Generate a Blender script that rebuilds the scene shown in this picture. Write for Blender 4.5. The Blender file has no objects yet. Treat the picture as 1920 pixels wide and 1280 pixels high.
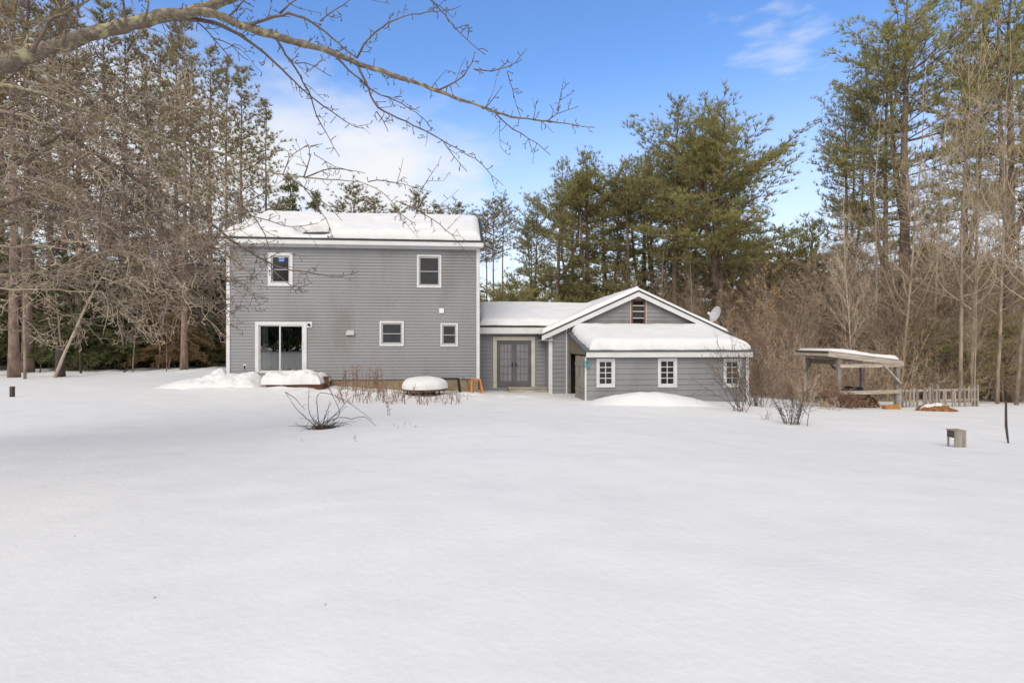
import bpy, math, random
import numpy as np
from mathutils import Vector
R = math.radians
scene = bpy.context.scene
COL = scene.collection
F = 960.0            # focal length in pixels of the 1920 px wide photograph
CAMZ = 1.6

# ------------------------------------------------------------------ mesh collector
class MB:
    def __init__(s):
        s.V = []; s.T = []; s.Q = []; s.n = 0
    def add(s, v, t=None, q=None):
        v = np.asarray(v, dtype=np.float64).reshape(-1, 3)
        if t is not None and len(t): s.T.append(np.asarray(t, dtype=np.int64).reshape(-1, 3) + s.n)
        if q is not None and len(q): s.Q.append(np.asarray(q, dtype=np.int64).reshape(-1, 4) + s.n)
        s.V.append(v); s.n += len(v)
    def merge(s, o, M=None, off=(0, 0, 0)):
        v = np.concatenate(o.V)
        if M is not None: v = v @ np.asarray(M).T
        v = v + np.asarray(off)
        b = s.n; s.V.append(v); s.n += len(v)
        for t in o.T: s.T.append(t + b)
        for q in o.Q: s.Q.append(q + b)
    def box(s, x0, x1, y0, y1, z0, z1):
        v = [(x, y, z) for z in (z0, z1) for y in (y0, y1) for x in (x0, x1)]
        s.add(v, q=[(0, 2, 3, 1), (4, 5, 7, 6), (0, 1, 5, 4), (2, 6, 7, 3), (0, 4, 6, 2), (1, 3, 7, 5)])
    def beam(s, p, q, w, h, up=(0, 0, 1)):
        p = np.array(p, float); q = np.array(q, float); d = q - p; d /= np.linalg.norm(d)
        a = np.cross(d, up); a /= np.linalg.norm(a); b = np.cross(a, d)
        v = []
        for e in (p, q):
            for (i, j) in ((-1, -1), (1, -1), (1, 1), (-1, 1)):
                v.append(e + a * i * w / 2 + b * j * h / 2)
        s.add(v, q=[(0, 1, 2, 3), (7, 6, 5, 4), (0, 4, 5, 1), (1, 5, 6, 2), (2, 6, 7, 3), (3, 7, 4, 0)])
    def segs(s, P0, P1, R0, R1, n=3):
        P0 = np.asarray(P0, float); P1 = np.asarray(P1, float)
        if len(P0) == 0: return
        R0 = np.asarray(R0, float); R1 = np.asarray(R1, float)
        d = P1 - P0; L = np.linalg.norm(d, axis=1, keepdims=True); L[L == 0] = 1; d = d / L
        ref = np.where(np.abs(d[:, 2:3]) > 0.9, np.array([[1.0, 0, 0]]), np.array([[0, 0, 1.0]]))
        a = np.cross(d, ref); a /= np.linalg.norm(a, axis=1, keepdims=True); b = np.cross(d, a)
        N = len(P0); V = np.empty((N, 2, n, 3))
        for k in range(n):
            t = 2 * math.pi * k / n
            o = a * math.cos(t) + b * math.sin(t)
            V[:, 0, k] = P0 + o * R0[:, None]; V[:, 1, k] = P1 + o * R1[:, None]
        base = (np.arange(N) * 2 * n)[:, None]
        for k in range(n):
            k2 = (k + 1) % n
            q = base + np.array([[k, k2, n + k2, n + k]])
            s.Q.append(q + s.n)
        s.V.append(V.reshape(-1, 3)); s.n += N * 2 * n
    def tube(s, pts, rad, n=6, cap=True):
        pts = np.asarray(pts, float); m = len(pts)
        rad = np.broadcast_to(np.asarray(rad, float), (m,))
        d = np.gradient(pts, axis=0); d /= np.maximum(np.linalg.norm(d, axis=1, keepdims=True), 1e-9)
        ref = np.array([0, 0, 1.0]) if abs(d[0][2]) < 0.8 else np.array([1.0, 0, 0])
        V = []
        a = np.cross(d[0], ref); a /= np.linalg.norm(a)
        for i in range(m):
            a = a - d[i] * np.dot(a, d[i]); a /= np.linalg.norm(a); b = np.cross(d[i], a)
            for k in range(n):
                t = 2 * math.pi * k / n
                V.append(pts[i] + (a * math.cos(t) + b * math.sin(t)) * rad[i])
        q = []
        for i in range(m - 1):
            for k in range(n):
                k2 = (k + 1) % n
                q.append((i * n + k, i * n + k2, (i + 1) * n + k2, (i + 1) * n + k))
        t = []
        if cap:
            V.append(pts[0]); V.append(pts[-1]); c0, c1 = m * n, m * n + 1
            for k in range(n):
                k2 = (k + 1) % n
                t.append((c0, k2, k)); t.append((c1, (m - 1) * n + k, (m - 1) * n + k2))
        s.add(V, t, q)
    def lathe(s, prof, c=(0, 0, 0), n=24):
        V = []; q = []
        for (r, z) in prof:
            for k in range(n):
                t = 2 * math.pi * k / n
                V.append((c[0] + r * math.cos(t), c[1] + r * math.sin(t), c[2] + z))
        for i in range(len(prof) - 1):
            for k in range(n):
                k2 = (k + 1) % n
                q.append((i * n + k, i * n + k2, (i + 1) * n + k2, (i + 1) * n + k))
        s.add(V, None, q)
    def tufts(s, P, D, L, W, k, spread, rng, start=0.0):
        """needle sprays: k thin triangles per point, fanning round direction D"""
        P = np.asarray(P, float); D = np.asarray(D, float)
        N = len(P)
        if N == 0: return
        L = np.broadcast_to(np.asarray(L, float), (N,))
        P = np.repeat(P, k, 0); D = np.repeat(D, k, 0); L = np.repeat(L, k)
        M = len(P)
        rnd = rng.normal(size=(M, 3)); rnd /= np.linalg.norm(rnd, axis=1, keepdims=True)
        d = D + rnd * spread; d /= np.linalg.norm(d, axis=1, keepdims=True)
        w = np.cross(d, rng.normal(size=(M, 3))); w /= np.linalg.norm(w, axis=1, keepdims=True)
        ll = (L * rng.uniform(0.7, 1.2, M))[:, None]
        a = P + d * ll * start
        V = np.stack([a - w * W * 0.5, a + w * W * 0.5, a + d * ll], 1)
        s.T.append(np.arange(M * 3).reshape(-1, 3) + s.n); s.V.append(V.reshape(-1, 3)); s.n += M * 3
    def quads(s, P, size, rng, flat=0.0):
        """small leaf faces"""
        P = np.asarray(P, float); N = len(P)
        if N == 0: return
        a = rng.normal(size=(N, 3)); a /= np.linalg.norm(a, axis=1, keepdims=True)
        b = np.cross(a, rng.normal(size=(N, 3))); b /= np.linalg.norm(b, axis=1, keepdims=True)
        sz = (np.asarray(size) * rng.uniform(0.6, 1.3, N))[:, None]
        V = np.stack([P - a * sz, P - b * sz * 0.55, P + a * sz, P + b * sz * 0.55], 1)
        s.Q.append(np.arange(N * 4).reshape(-1, 4) + s.n); s.V.append(V.reshape(-1, 3)); s.n += N * 4
    def mesh(s, name, m, smooth=False):
        V = np.concatenate(s.V) if s.V else np.zeros((0, 3))
        T = np.concatenate(s.T) if s.T else np.zeros((0, 3), np.int64)
        Q = np.concatenate(s.Q) if s.Q else np.zeros((0, 4), np.int64)
        me = bpy.data.meshes.new(name)
        me.vertices.add(len(V)); me.vertices.foreach_set('co', V.astype(np.float32).ravel())
        nl = T.size + Q.size
        me.loops.add(nl); me.loops.foreach_set('vertex_index', np.concatenate([T.ravel(), Q.ravel()]).astype(np.int32))
        me.polygons.add(len(T) + len(Q))
        st = np.concatenate([np.arange(len(T)) * 3, T.size + np.arange(len(Q)) * 4]).astype(np.int32)
        me.polygons.foreach_set('loop_start', st)
        me.update(calc_edges=True); me.validate()
        me.polygons.foreach_set('use_smooth', np.full(len(me.polygons), bool(smooth)))
        if m is not None: me.materials.append(m)
        return me
    def build(s, name, m, parent=None, smooth=False, label=None, off=None):
        if off is not None: s.V = [v - np.asarray(off) for v in s.V]
        o = bpy.data.objects.new(name, s.mesh(name, m, smooth)); COL.objects.link(o)
        if parent is not None: o.parent = parent
        if label: o['label'] = label
        return o

def tag(o, label=None, cat=None, group=None, kind=None):
    if label: o['label'] = label
    if cat: o['category'] = cat
    if group: o['group'] = group
    if kind: o['kind'] = kind
    return o
def thing(name, label, cat, loc=(0, 0, 0), rotz=0.0, group=None):
    o = bpy.data.objects.new(name, None); COL.objects.link(o)
    o.empty_display_size = 0.2
    o.location = loc; o.rotation_euler = (0, 0, rotz)
    return tag(o, label, cat, group)
def dup(root, loc, rotz=0.0, scale=1.0, label=None, group=None, tilt=None):
    r = root.copy(); COL.objects.link(r); r.location = loc
    r.rotation_euler = (tilt[0] if tilt else 0, tilt[1] if tilt else 0, rotz)
    r.scale = (scale, scale, scale) if not hasattr(scale, '__len__') else scale
    if label: r['label'] = label
    if group: r['group'] = group
    for ch in list(root.children):
        c = ch.copy(); COL.objects.link(c); c.parent = r
        for g in ch.children:
            d = g.copy(); COL.objects.link(d); d.parent = c
    return r

# ------------------------------------------------------------------ photograph helpers
def W(px, py, Y):
    return np.array([(px - 960) / F * Y, Y, CAMZ + (640 - py) / F * Y])
TH = R(5.0)
C0 = np.array([-10.99, 19.8]); DU = np.array([math.cos(TH), math.sin(TH)]); DV = np.array([-math.sin(TH), math.cos(TH)])
def U(px, v):
    k = (px - 960) / F; c, s_ = math.cos(TH), math.sin(TH)
    return (k * (C0[1] + v * c) - C0[0] + v * s_) / (c - k * s_)
def Yof(u, v): return C0[1] + u * DU[1] + v * DV[1]
def Z(py, u, v): return CAMZ + (640 - py) / F * Yof(u, v)
def UZ(px, py, v):
    u = U(px, v); return u, Z(py, u, v)
def HW(u, v, z):
    p = C0 + u * DU + v * DV; return np.array([p[0], p[1], z])

# ------------------------------------------------------------------ value noise
_rs = np.random.default_rng(7); _NG = _rs.random((256, 256))
def vnoise(x, y):
    xi = np.floor(x).astype(int); yi = np.floor(y).astype(int); fx = x - xi; fy = y - yi
    fx = fx * fx * (3 - 2 * fx); fy = fy * fy * (3 - 2 * fy)
    g = lambda i, j: _NG[i % 256, j % 256]
    return (g(xi, yi) * (1 - fx) + g(xi + 1, yi) * fx) * (1 - fy) + (g(xi, yi + 1) * (1 - fx) + g(xi + 1, yi + 1) * fx) * fy
def fbm(x, y, o=4):
    t = 0; a = 0.5
    for i in range(o):
        t = t + a * (vnoise(x * 2 ** i + 17 * i, y * 2 ** i + 31 * i) - 0.5); a *= 0.5
    return t

# ------------------------------------------------------------------ materials
def nodes(m):
    m.use_nodes = True; nt = m.node_tree; nt.nodes.clear(); return nt
def mat(name, c, c2=None, rough=0.7, scale=6.0, stretch=(1, 1, 1), bump=0.0, bscale=None, spec=0.3, c3=None, s3=1.2, metal=0.0, detail=5.0, lo=0.35, hi=0.65, objvar=0.0, coord='Object', transl=0.0):
    m = bpy.data.materials.new(name); nt = nodes(m); N = nt.nodes; L = nt.links
    out = N.new('ShaderNodeOutputMaterial'); b = N.new('ShaderNodeBsdfPrincipled')
    b.inputs['Roughness'].default_value = rough; b.inputs['Specular IOR Level'].default_value = spec; b.inputs['Metallic'].default_value = metal
    tc = N.new('ShaderNodeTexCoord'); mp = N.new('ShaderNodeMapping'); mp.inputs['Scale'].default_value = stretch
    if coord == 'World':
        g = N.new('ShaderNodeNewGeometry'); L.new(g.outputs['Position'], mp.inputs['Vector'])
    else: L.new(tc.outputs[coord], mp.inputs['Vector'])
    col = None
    def noise(sc, det=detail):
        n = N.new('ShaderNodeTexNoise'); n.inputs['Scale'].default_value = sc; n.inputs['Detail'].default_value = det
        L.new(mp.outputs['Vector'], n.inputs['Vector']); return n
    def ramp(n, a, z):
        r = N.new('ShaderNodeMapRange'); r.inputs['From Min'].default_value = a; r.inputs['From Max'].default_value = z
        L.new(n.outputs['Fac'], r.inputs['Value']); return r.outputs['Result']
    def mix(f, a, z):
        x = N.new('ShaderNodeMix'); x.data_type = 'RGBA'
        L.new(f, x.inputs[0])
        if isinstance(a, tuple): x.inputs[6].default_value = (*a, 1)
        else: L.new(a, x.inputs[6])
        x.inputs[7].default_value = (*z, 1); return x.outputs[2]
    if c2 is not None: col = mix(ramp(noise(scale), lo, hi), c, c2)
    if c3 is not None: col = mix(ramp(noise(s3, 3.0), 0.5, 0.68), col if col is not None else c, c3)
    if objvar:
        oi = N.new('ShaderNodeObjectInfo'); h = N.new('ShaderNodeHueSaturation')
        mr = N.new('ShaderNodeMapRange'); mr.inputs['To Min'].default_value = 1 - objvar; mr.inputs['To Max'].default_value = 1 + objvar
        L.new(oi.outputs['Random'], mr.inputs['Value']); L.new(mr.outputs['Result'], h.inputs['Value'])
        if col is not None: L.new(col, h.inputs['Color'])
        else: h.inputs['Color'].default_value = (*c, 1)
        col = h.outputs['Color']
    if col is not None: L.new(col, b.inputs['Base Color'])
    else: b.inputs['Base Color'].default_value = (*c, 1)
    if bump:
        bp = N.new('ShaderNodeBump'); bp.inputs['Strength'].default_value = bump; bp.inputs['Distance'].default_value = 0.02
        L.new(noise(bscale or scale * 3).outputs['Fac'], bp.inputs['Height']); L.new(bp.outputs['Normal'], b.inputs['Normal'])
    sh = b.outputs['BSDF']
    if transl:
        t = N.new('ShaderNodeBsdfTranslucent'); mx = N.new('ShaderNodeMixShader'); mx.inputs[0].default_value = transl
        if col is not None: L.new(col, t.inputs['Color'])
        else: t.inputs['Color'].default_value = (*c, 1)
        L.new(sh, mx.inputs[1]); L.new(t.outputs[0], mx.inputs[2]); sh = mx.outputs[0]
    L.new(sh, out.inputs['Surface'])
    return m

M = {}
M['snow'] = mat('snow', (0.70, 0.70, 0.70), (0.735, 0.733, 0.73), rough=0.55, scale=1.5, bump=0.3, bscale=16, spec=0.25)
M['roof_snow'] = mat('roof_snow_white', (0.685, 0.685, 0.685), (0.72, 0.718, 0.715), rough=0.6, scale=2.5, bump=0.3, bscale=11, spec=0.2)
M['siding'] = mat('grey_vinyl_siding', (0.25, 0.252, 0.262), (0.228, 0.23, 0.238), rough=0.5, scale=0.9, stretch=(1, 1, 0.35), c3=(0.195, 0.188, 0.182), s3=0.75, spec=0.35)
M['trim'] = mat('white_trim', (0.66, 0.66, 0.66), (0.59, 0.59, 0.58), rough=0.45, scale=2.2, spec=0.4)
M['cream'] = mat('aged_cream_trim', (0.60, 0.57, 0.50), (0.5, 0.47, 0.41), rough=0.6, scale=3)
M['sash'] = mat('grey_window_sash', (0.42, 0.42, 0.42), rough=0.45)
M['pane'] = mat('dark_window_glass', (0.02, 0.021, 0.024), (0.03, 0.03, 0.032), rough=0.06, scale=2.0, spec=0.4)
M['screen'] = mat('dark_insect_screen', (0.038, 0.039, 0.042), (0.03, 0.03, 0.033), rough=0.55, scale=3.0, spec=0.3)
M['curtain_pane'] = mat('curtained_door_glass', (0.24, 0.235, 0.255), (0.18, 0.175, 0.195), rough=0.35, scale=2.5, stretch=(5, 1, 0.6), spec=0.5)
M['door_grey'] = mat('dark_grey_door_paint', (0.13, 0.127, 0.13), (0.105, 0.1, 0.105), rough=0.5, scale=3)
M['shingle'] = mat('dark_roofing', (0.03, 0.036, 0.04), (0.06, 0.06, 0.062), rough=0.85, scale=12)
M['metal_roof'] = mat('grey_metal_roofing', (0.14, 0.15, 0.155), (0.1, 0.105, 0.11), rough=0.45, scale=2, metal=0.3)
M['concrete'] = mat('tan_block_foundation', (0.30, 0.235, 0.15), (0.21, 0.165, 0.11), rough=0.9, scale=5, bump=0.4, c3=(0.24, 0.16, 0.09), s3=2.0)
M['old_wood'] = mat('weathered_grey_wood', (0.27, 0.24, 0.205), (0.16, 0.14, 0.12), rough=0.85, scale=4, stretch=(6, 6, 0.8), bump=0.3, c3=(0.33, 0.30, 0.26), s3=2.0)
M['old_wood_h'] = mat('weathered_grey_beam', (0.43, 0.375, 0.31), (0.27, 0.23, 0.185), rough=0.85, scale=4, stretch=(0.8, 6, 6), bump=0.3, c3=(0.52, 0.46, 0.39), s3=2.0)
M['picket'] = mat('weathered_picket_wood', (0.36, 0.315, 0.265), (0.20, 0.17, 0.14), rough=0.85, scale=5, stretch=(5, 5, 0.7), bump=0.3, objvar=0.35)
M['barn_wood'] = mat('brown_weathered_boards', (0.205, 0.175, 0.135), (0.11, 0.092, 0.072), rough=0.85, scale=5, stretch=(7, 7, 0.6), bump=0.4)
M['dark'] = mat('dark_interior', (0.012, 0.011, 0.01), rough=0.9)  # near-black colour stands in for the shade inside openings
M['interior'] = mat('brown_room_wall', (0.07, 0.04, 0.025), (0.05, 0.03, 0.02), rough=0.8, scale=1.5)
M['interior_floor'] = mat('room_floor', (0.22, 0.21, 0.21), rough=0.5)
M['curtain'] = mat('pale_curtain', (0.75, 0.77, 0.72), (0.62, 0.64, 0.6), rough=0.8, scale=4, stretch=(8, 1, 0.3))
M['redframe'] = mat('red_brown_sash', (0.165, 0.075, 0.07), (0.12, 0.06, 0.055), rough=0.7, scale=6)
M['tan_trim'] = mat('bare_tan_trim', (0.52, 0.44, 0.35), (0.42, 0.35, 0.28), rough=0.7, scale=6)
M['deck'] = mat('brown_deck_board', (0.13, 0.065, 0.035), (0.085, 0.045, 0.028), rough=0.8, scale=6, stretch=(0.7, 5, 5))
M['rust'] = mat('rusty_steel', (0.14, 0.065, 0.035), (0.08, 0.045, 0.03), rough=0.8, scale=9)
M['black_metal'] = mat('black_painted_steel', (0.018, 0.018, 0.02), rough=0.5)
M['orange'] = mat('orange_wood', (0.62, 0.22, 0.045), (0.5, 0.17, 0.04), rough=0.6, scale=6)
M['plank_orange'] = mat('fresh_cut_lumber', (0.5, 0.24, 0.075), (0.4, 0.18, 0.05), rough=0.7, scale=5, stretch=(1, 5, 5))
M['teal'] = mat('teal_plastic_hose', (0.06, 0.30, 0.32), rough=0.4, spec=0.5)
M['tarp'] = mat('blue_tarp', (0.12, 0.28, 0.55), rough=0.5)
M['tarp_black'] = mat('black_tarp', (0.014, 0.014, 0.016), rough=0.5)
M['dish'] = mat('grey_dish_enamel', (0.5, 0.5, 0.5), (0.42, 0.42, 0.42), rough=0.45, scale=8)
M['sticker'] = mat('blue_window_sticker', (0.02, 0.06, 0.27), rough=0.4)
M['sticker_mark'] = mat('pale_sticker_print', (0.45, 0.55, 0.75), rough=0.5)
M['plastic_white'] = mat('white_plastic', (0.72, 0.72, 0.72), rough=0.4)
M['mulch'] = mat('rust_brown_chips', (0.26, 0.115, 0.045), (0.15, 0.07, 0.03), rough=0.9, scale=20, c3=(0.4, 0.22, 0.1), s3=9)
M['fire_log'] = mat('split_firewood', (0.24, 0.15, 0.08), (0.10, 0.07, 0.05), rough=0.9, scale=8, objvar=0.4)
M['canopy_board'] = mat('mossy_panel', (0.095, 0.09, 0.035), (0.065, 0.065, 0.028), rough=0.85, scale=3)
# barks and foliage
M['bark_pine'] = mat('scaly_pine_bark', (0.22, 0.165, 0.125), (0.105, 0.078, 0.06), rough=0.95, scale=5, stretch=(1, 1, 0.35), bump=0.6, objvar=0.15)
M['bark_redpine'] = mat('pinkish_pine_bark', (0.30, 0.215, 0.17), (0.16, 0.115, 0.09), rough=0.95, scale=6, stretch=(1, 1, 0.4), bump=0.6, objvar=0.12)
M['bark_grey'] = mat('smooth_tan_bark', (0.36, 0.285, 0.215), (0.17, 0.13, 0.095), rough=0.9, scale=7, stretch=(1, 1, 0.3), bump=0.6, objvar=0.2)
M['bark_pale'] = mat('pale_birch_bark', (0.50, 0.42, 0.33), (0.36, 0.30, 0.24), rough=0.85, scale=5, stretch=(1, 1, 1.5))
M['twig'] = mat('brown_twig_bark', (0.38, 0.295, 0.225), (0.25, 0.19, 0.14), rough=0.9, scale=2, objvar=0.25)
M['twig_tan'] = mat('tan_twig_bark', (0.48, 0.385, 0.28), (0.34, 0.27, 0.2), rough=0.9, scale=2, objvar=0.25)
M['twig_dark'] = mat('dark_stem_bark', (0.085, 0.065, 0.055), (0.05, 0.04, 0.035), rough=0.9, scale=5)
M['branch_dark'] = mat('dark_branch_bark', (0.13, 0.10, 0.075), (0.09, 0.07, 0.055), rough=0.95, scale=4, objvar=0.2)
M['apple'] = mat('lichened_apple_bark', (0.155, 0.125, 0.10), (0.25, 0.205, 0.16), rough=0.95, scale=18, bump=1.0, bscale=45, c3=(0.40, 0.38, 0.22), s3=9, coord='Object')
M['lichen'] = mat('heavily_lichened_bark', (0.22, 0.18, 0.13), (0.48, 0.45, 0.28), rough=0.95, scale=13, bump=1.0, bscale=50)
M['apple_twig'] = mat('apple_twig_bark', (0.125, 0.098, 0.082), (0.19, 0.15, 0.12), rough=0.9, scale=6)
M['apple_twig_tan'] = mat('tan_apple_twig_bark', (0.43, 0.345, 0.265), (0.30, 0.235, 0.18), rough=0.9, scale=3, c3=(0.52, 0.46, 0.32), s3=2.5)
M['white_pine'] = mat('olive_pine_needles', (0.42, 0.385, 0.155), (0.29, 0.295, 0.12), rough=0.6, scale=0.7, objvar=0.14, c3=(0.38, 0.31, 0.14), s3=0.9, transl=0.5)
M['red_pine'] = mat('dull_pine_needles', (0.34, 0.29, 0.135), (0.23, 0.21, 0.10), rough=0.6, scale=0.8, objvar=0.15, c3=(0.22, 0.15, 0.08), s3=1.0, transl=0.25)
M['hemlock'] = mat('dark_green_needles', (0.19, 0.21, 0.085), (0.13, 0.155, 0.065), rough=0.6, scale=0.9, objvar=0.2, transl=0.2)
M['brown_needles'] = mat('browning_needles', (0.33, 0.225, 0.10), (0.22, 0.155, 0.075), rough=0.7, scale=0.9, objvar=0.2, transl=0.2)
M['beech_leaf'] = mat('dry_tan_leaves', (0.55, 0.36, 0.18), (0.42, 0.25, 0.11), rough=0.8, scale=3, objvar=0.2, transl=0.25)
M['red_leaf'] = mat('dry_red_brown_leaves', (0.26, 0.11, 0.06), (0.17, 0.075, 0.045), rough=0.8, scale=5, transl=0.2)
M['weed'] = mat('dry_weed_stalk', (0.24, 0.16, 0.115), (0.17, 0.115, 0.085), rough=0.9, scale=5)
M['seed'] = mat('dry_seed_head', (0.32, 0.19, 0.12), (0.22, 0.13, 0.09), rough=0.9, scale=9)
# ------------------------------------------------------------------ ground
_anch = [(-10, 0, 0), (0, 0, 0), (10, 0, -.12), (0, 5, 0), (-9, 5, 0), (9, 5, -.22), (0, 10, -.04), (9.3, 10.8, -.63), (-10, 10, -.02), (-20, 8, .05), (20, 8, -.9),
         (-15.6, 16, -.1), (-12.5, 19, -.06), (-8, 18.2, -.12), (-5, 19.9, -.33), (-7.3, 19.5, -.17), (-3.1, 18.6, -.40), (-4.5, 15, -.24), (-1.5, 19.6, -.42), (0, 21.3, -.58), (2.6, 17.2, -.42), (5.6, 17.0, -.47), (8.3, 17.6, -.56),
         (7.4, 13.6, -.58), (13.4, 20, -1.0), (17, 20.5, -1.1), (20, 22, -1.2), (19, 14, -1.0), (33, 34, -2.2), (26, 27, -1.6), (14, 30, -1.5), (9, 30, -1.2),
         (-24, 26, -.16), (-26, 33, -.1), (-18, 33, -.06), (-12, 32, -.05), (-5, 33, -.5), (2, 34, -.9), (-3.7, 10.2, -.08), (-25, 50, -.2), (0, 55, -.8), (30, 55, -2.4), (-45, 40, -.1), (48, 40, -2.6), (-40, 10, 0), (40, 10, -1.6), (-6, 24, -.2), (4, 24, -.6)]
_A = np.array(_anch, float)
def _phi(r2): return np.where(r2 > 1e-9, 0.5 * r2 * np.log(np.maximum(r2, 1e-12)), 0)
def _fit():
    n = len(_A); d = ((_A[:, None, :2] - _A[None, :, :2]) ** 2).sum(2)
    K = _phi(d) + np.eye(n) * .25; P = np.hstack([np.ones((n, 1)), _A[:, :2]])
    M_ = np.block([[K, P], [P.T, np.zeros((3, 3))]])
    return np.linalg.solve(M_, np.concatenate([_A[:, 2], np.zeros(3)]))
_C = _fit()
def gz0(x, y):
    x = np.asarray(x, float); y = np.asarray(y, float); sh = x.shape; x = x.ravel(); y = y.ravel()
    xc = np.clip(x, -48, 50); yc = np.clip(y, -6, 58)
    d = (xc[:, None] - _A[None, :, 0]) ** 2 + (yc[:, None] - _A[None, :, 1]) ** 2
    z = _phi(d) @ _C[:len(_A)] + _C[-3] + _C[-2] * xc + _C[-1] * yc
    return np.clip(z, -3, .4).reshape(sh)
def gz(x, y):
    x = np.asarray(x, float); y = np.asarray(y, float)
    z = gz0(x, y)
    z = z + fbm(x * .22, y * .22, 3) * .17 + fbm(x * .9 + 40, y * 1.3, 3) * .035 + fbm(x * 3.1, y * 4.2 + 9, 3) * .013 + fbm(x * 5.5, y * 6.5, 2) * .004
    # rough crusty snow close to the house and on the weed bed
    u = (x - C0[0]) * DU[0] + (y - C0[1]) * DU[1]; v = (x - C0[0]) * DV[0] + (y - C0[1]) * DV[1]
    near = np.clip(1 - np.abs(v + 1.5) / 2.2, 0, 1) * np.clip((u + 2) / 2, 0, 1) * np.clip((13 - u) / 2, 0, 1)
    z = z + near * (fbm(x * 2.6, y * 2.6 + 3, 3) * .22 + .03)
    bed = np.exp(-((u - 5.4) / 2.6) ** 2 - ((v + 2.3) / 1.0) ** 2)
    z = z + bed * (.02 + fbm(x * 4.3, y * 3.3, 3) * .22)
    wood = np.clip((y - 24) / 4, 0, 1) * np.clip((-x - 12) / 2, 0, 1)
    z = z + wood * fbm(x * .9, y * .9, 3) * .30
    # little hollow under the arching shrub
    z = z - .10 * np.exp(-((x + 3.75) / .35) ** 2 - ((y - 10.2) / .3) ** 2) + .06 * np.exp(-((x + 3.5) / 1.3) ** 2 - ((y - 10.5) / .8) ** 2)
    return z
def G(x, y): return float(gz(np.array([x]), np.array([y]))[0])
def grow_axis(lo, hi, step, far, k=1.22):
    a = list(np.arange(lo, hi + step / 2, step)); s = step; p = hi
    while p < far: s *= k; p += s; a.append(p)
    s = step; p = lo; b = []
    while p > -far: s *= k; p -= s; b.append(p)
    return np.array(b[::-1] + a)
gx = grow_axis(-24, 26, .11, 400)
gy = np.concatenate([np.arange(-8, 0, .4), np.arange(0, 9, .06), np.arange(9, 24, .09), np.arange(24, 40, .25)])
s_ = .25; p_ = 40.0; ext = []
while p_ < 450: ext.append(p_); s_ *= 1.2; p_ += s_
gy = np.concatenate([np.array([-120, -60, -30, -15.]), gy, np.array(ext)])
XX, YY = np.meshgrid(gx, gy); ZZ = gz(XX, YY)
far = np.clip((np.hypot(XX, YY) - 55) / 60, 0, 1); ZZ = ZZ * (1 - far) + (-1.2) * far
g = MB(); nx, ny = len(gx), len(gy); ii = (np.arange(ny - 1)[:, None] * nx + np.arange(nx - 1)[None, :]).ravel()
g.add(np.stack([XX, YY, ZZ], 2).reshape(-1, 3), None, np.stack([ii, ii + 1, ii + nx + 1, ii + nx], 1))
tag(g.build('ground', M['snow'], smooth=True), 'smooth snow covering the whole yard and wood floor', 'ground', kind='structure')

# ------------------------------------------------------------------ camera, sky, sun
cam = bpy.data.cameras.new('camera'); co = bpy.data.objects.new('camera', cam); COL.objects.link(co)
cam.sensor_width = 36; cam.lens = 18; cam.clip_start = .05; cam.clip_end = 2000
co.location = (0, 0, CAMZ); co.rotation_euler = (R(90), 0, 0); scene.camera = co
SUN_EL, SUN_AZ = R(35), R(200)      # azimuth clockwise from +Y (behind and to one side of the camera)
sd = Vector((math.sin(SUN_AZ) * math.cos(SUN_EL), math.cos(SUN_AZ) * math.cos(SUN_EL), math.sin(SUN_EL)))
sl = bpy.data.lights.new('sun', 'SUN'); so = bpy.data.objects.new('sun', sl); COL.objects.link(so)
sl.energy = 1.5; sl.angle = R(42); sl.color = (1, .955, .89)
sl.color = (1, .94, .86); so.rotation_euler = sd.to_track_quat('Z', 'Y').to_euler(); so.location = (-30, -40, 40)
w = bpy.data.worlds.new('World'); scene.world = w; w.use_nodes = True; nt = w.node_tree; nt.nodes.clear(); N = nt.nodes; L = nt.links
wo = N.new('ShaderNodeOutputWorld'); bg = N.new('ShaderNodeBackground'); bg.inputs['Strength'].default_value = .125
sky = N.new('ShaderNodeTexSky'); sky.sky_type = 'NISHITA'; sky.sun_disc = False; sky.sun_elevation = SUN_EL; sky.sun_rotation = SUN_AZ
sky.air_density = 1.0; sky.dust_density = .6; sky.ozone_density = 1.6
tc = N.new('ShaderNodeTexCoord')
def mathn(op, a, b=None, c=None):
    n = N.new('ShaderNodeMath'); n.operation = op
    for i, x in enumerate((a, b, c)):
        if x is None: continue
        if isinstance(x, (int, float)): n.inputs[i].default_value = x
        else: L.new(x, n.inputs[i])
    return n.outputs[0]
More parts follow.
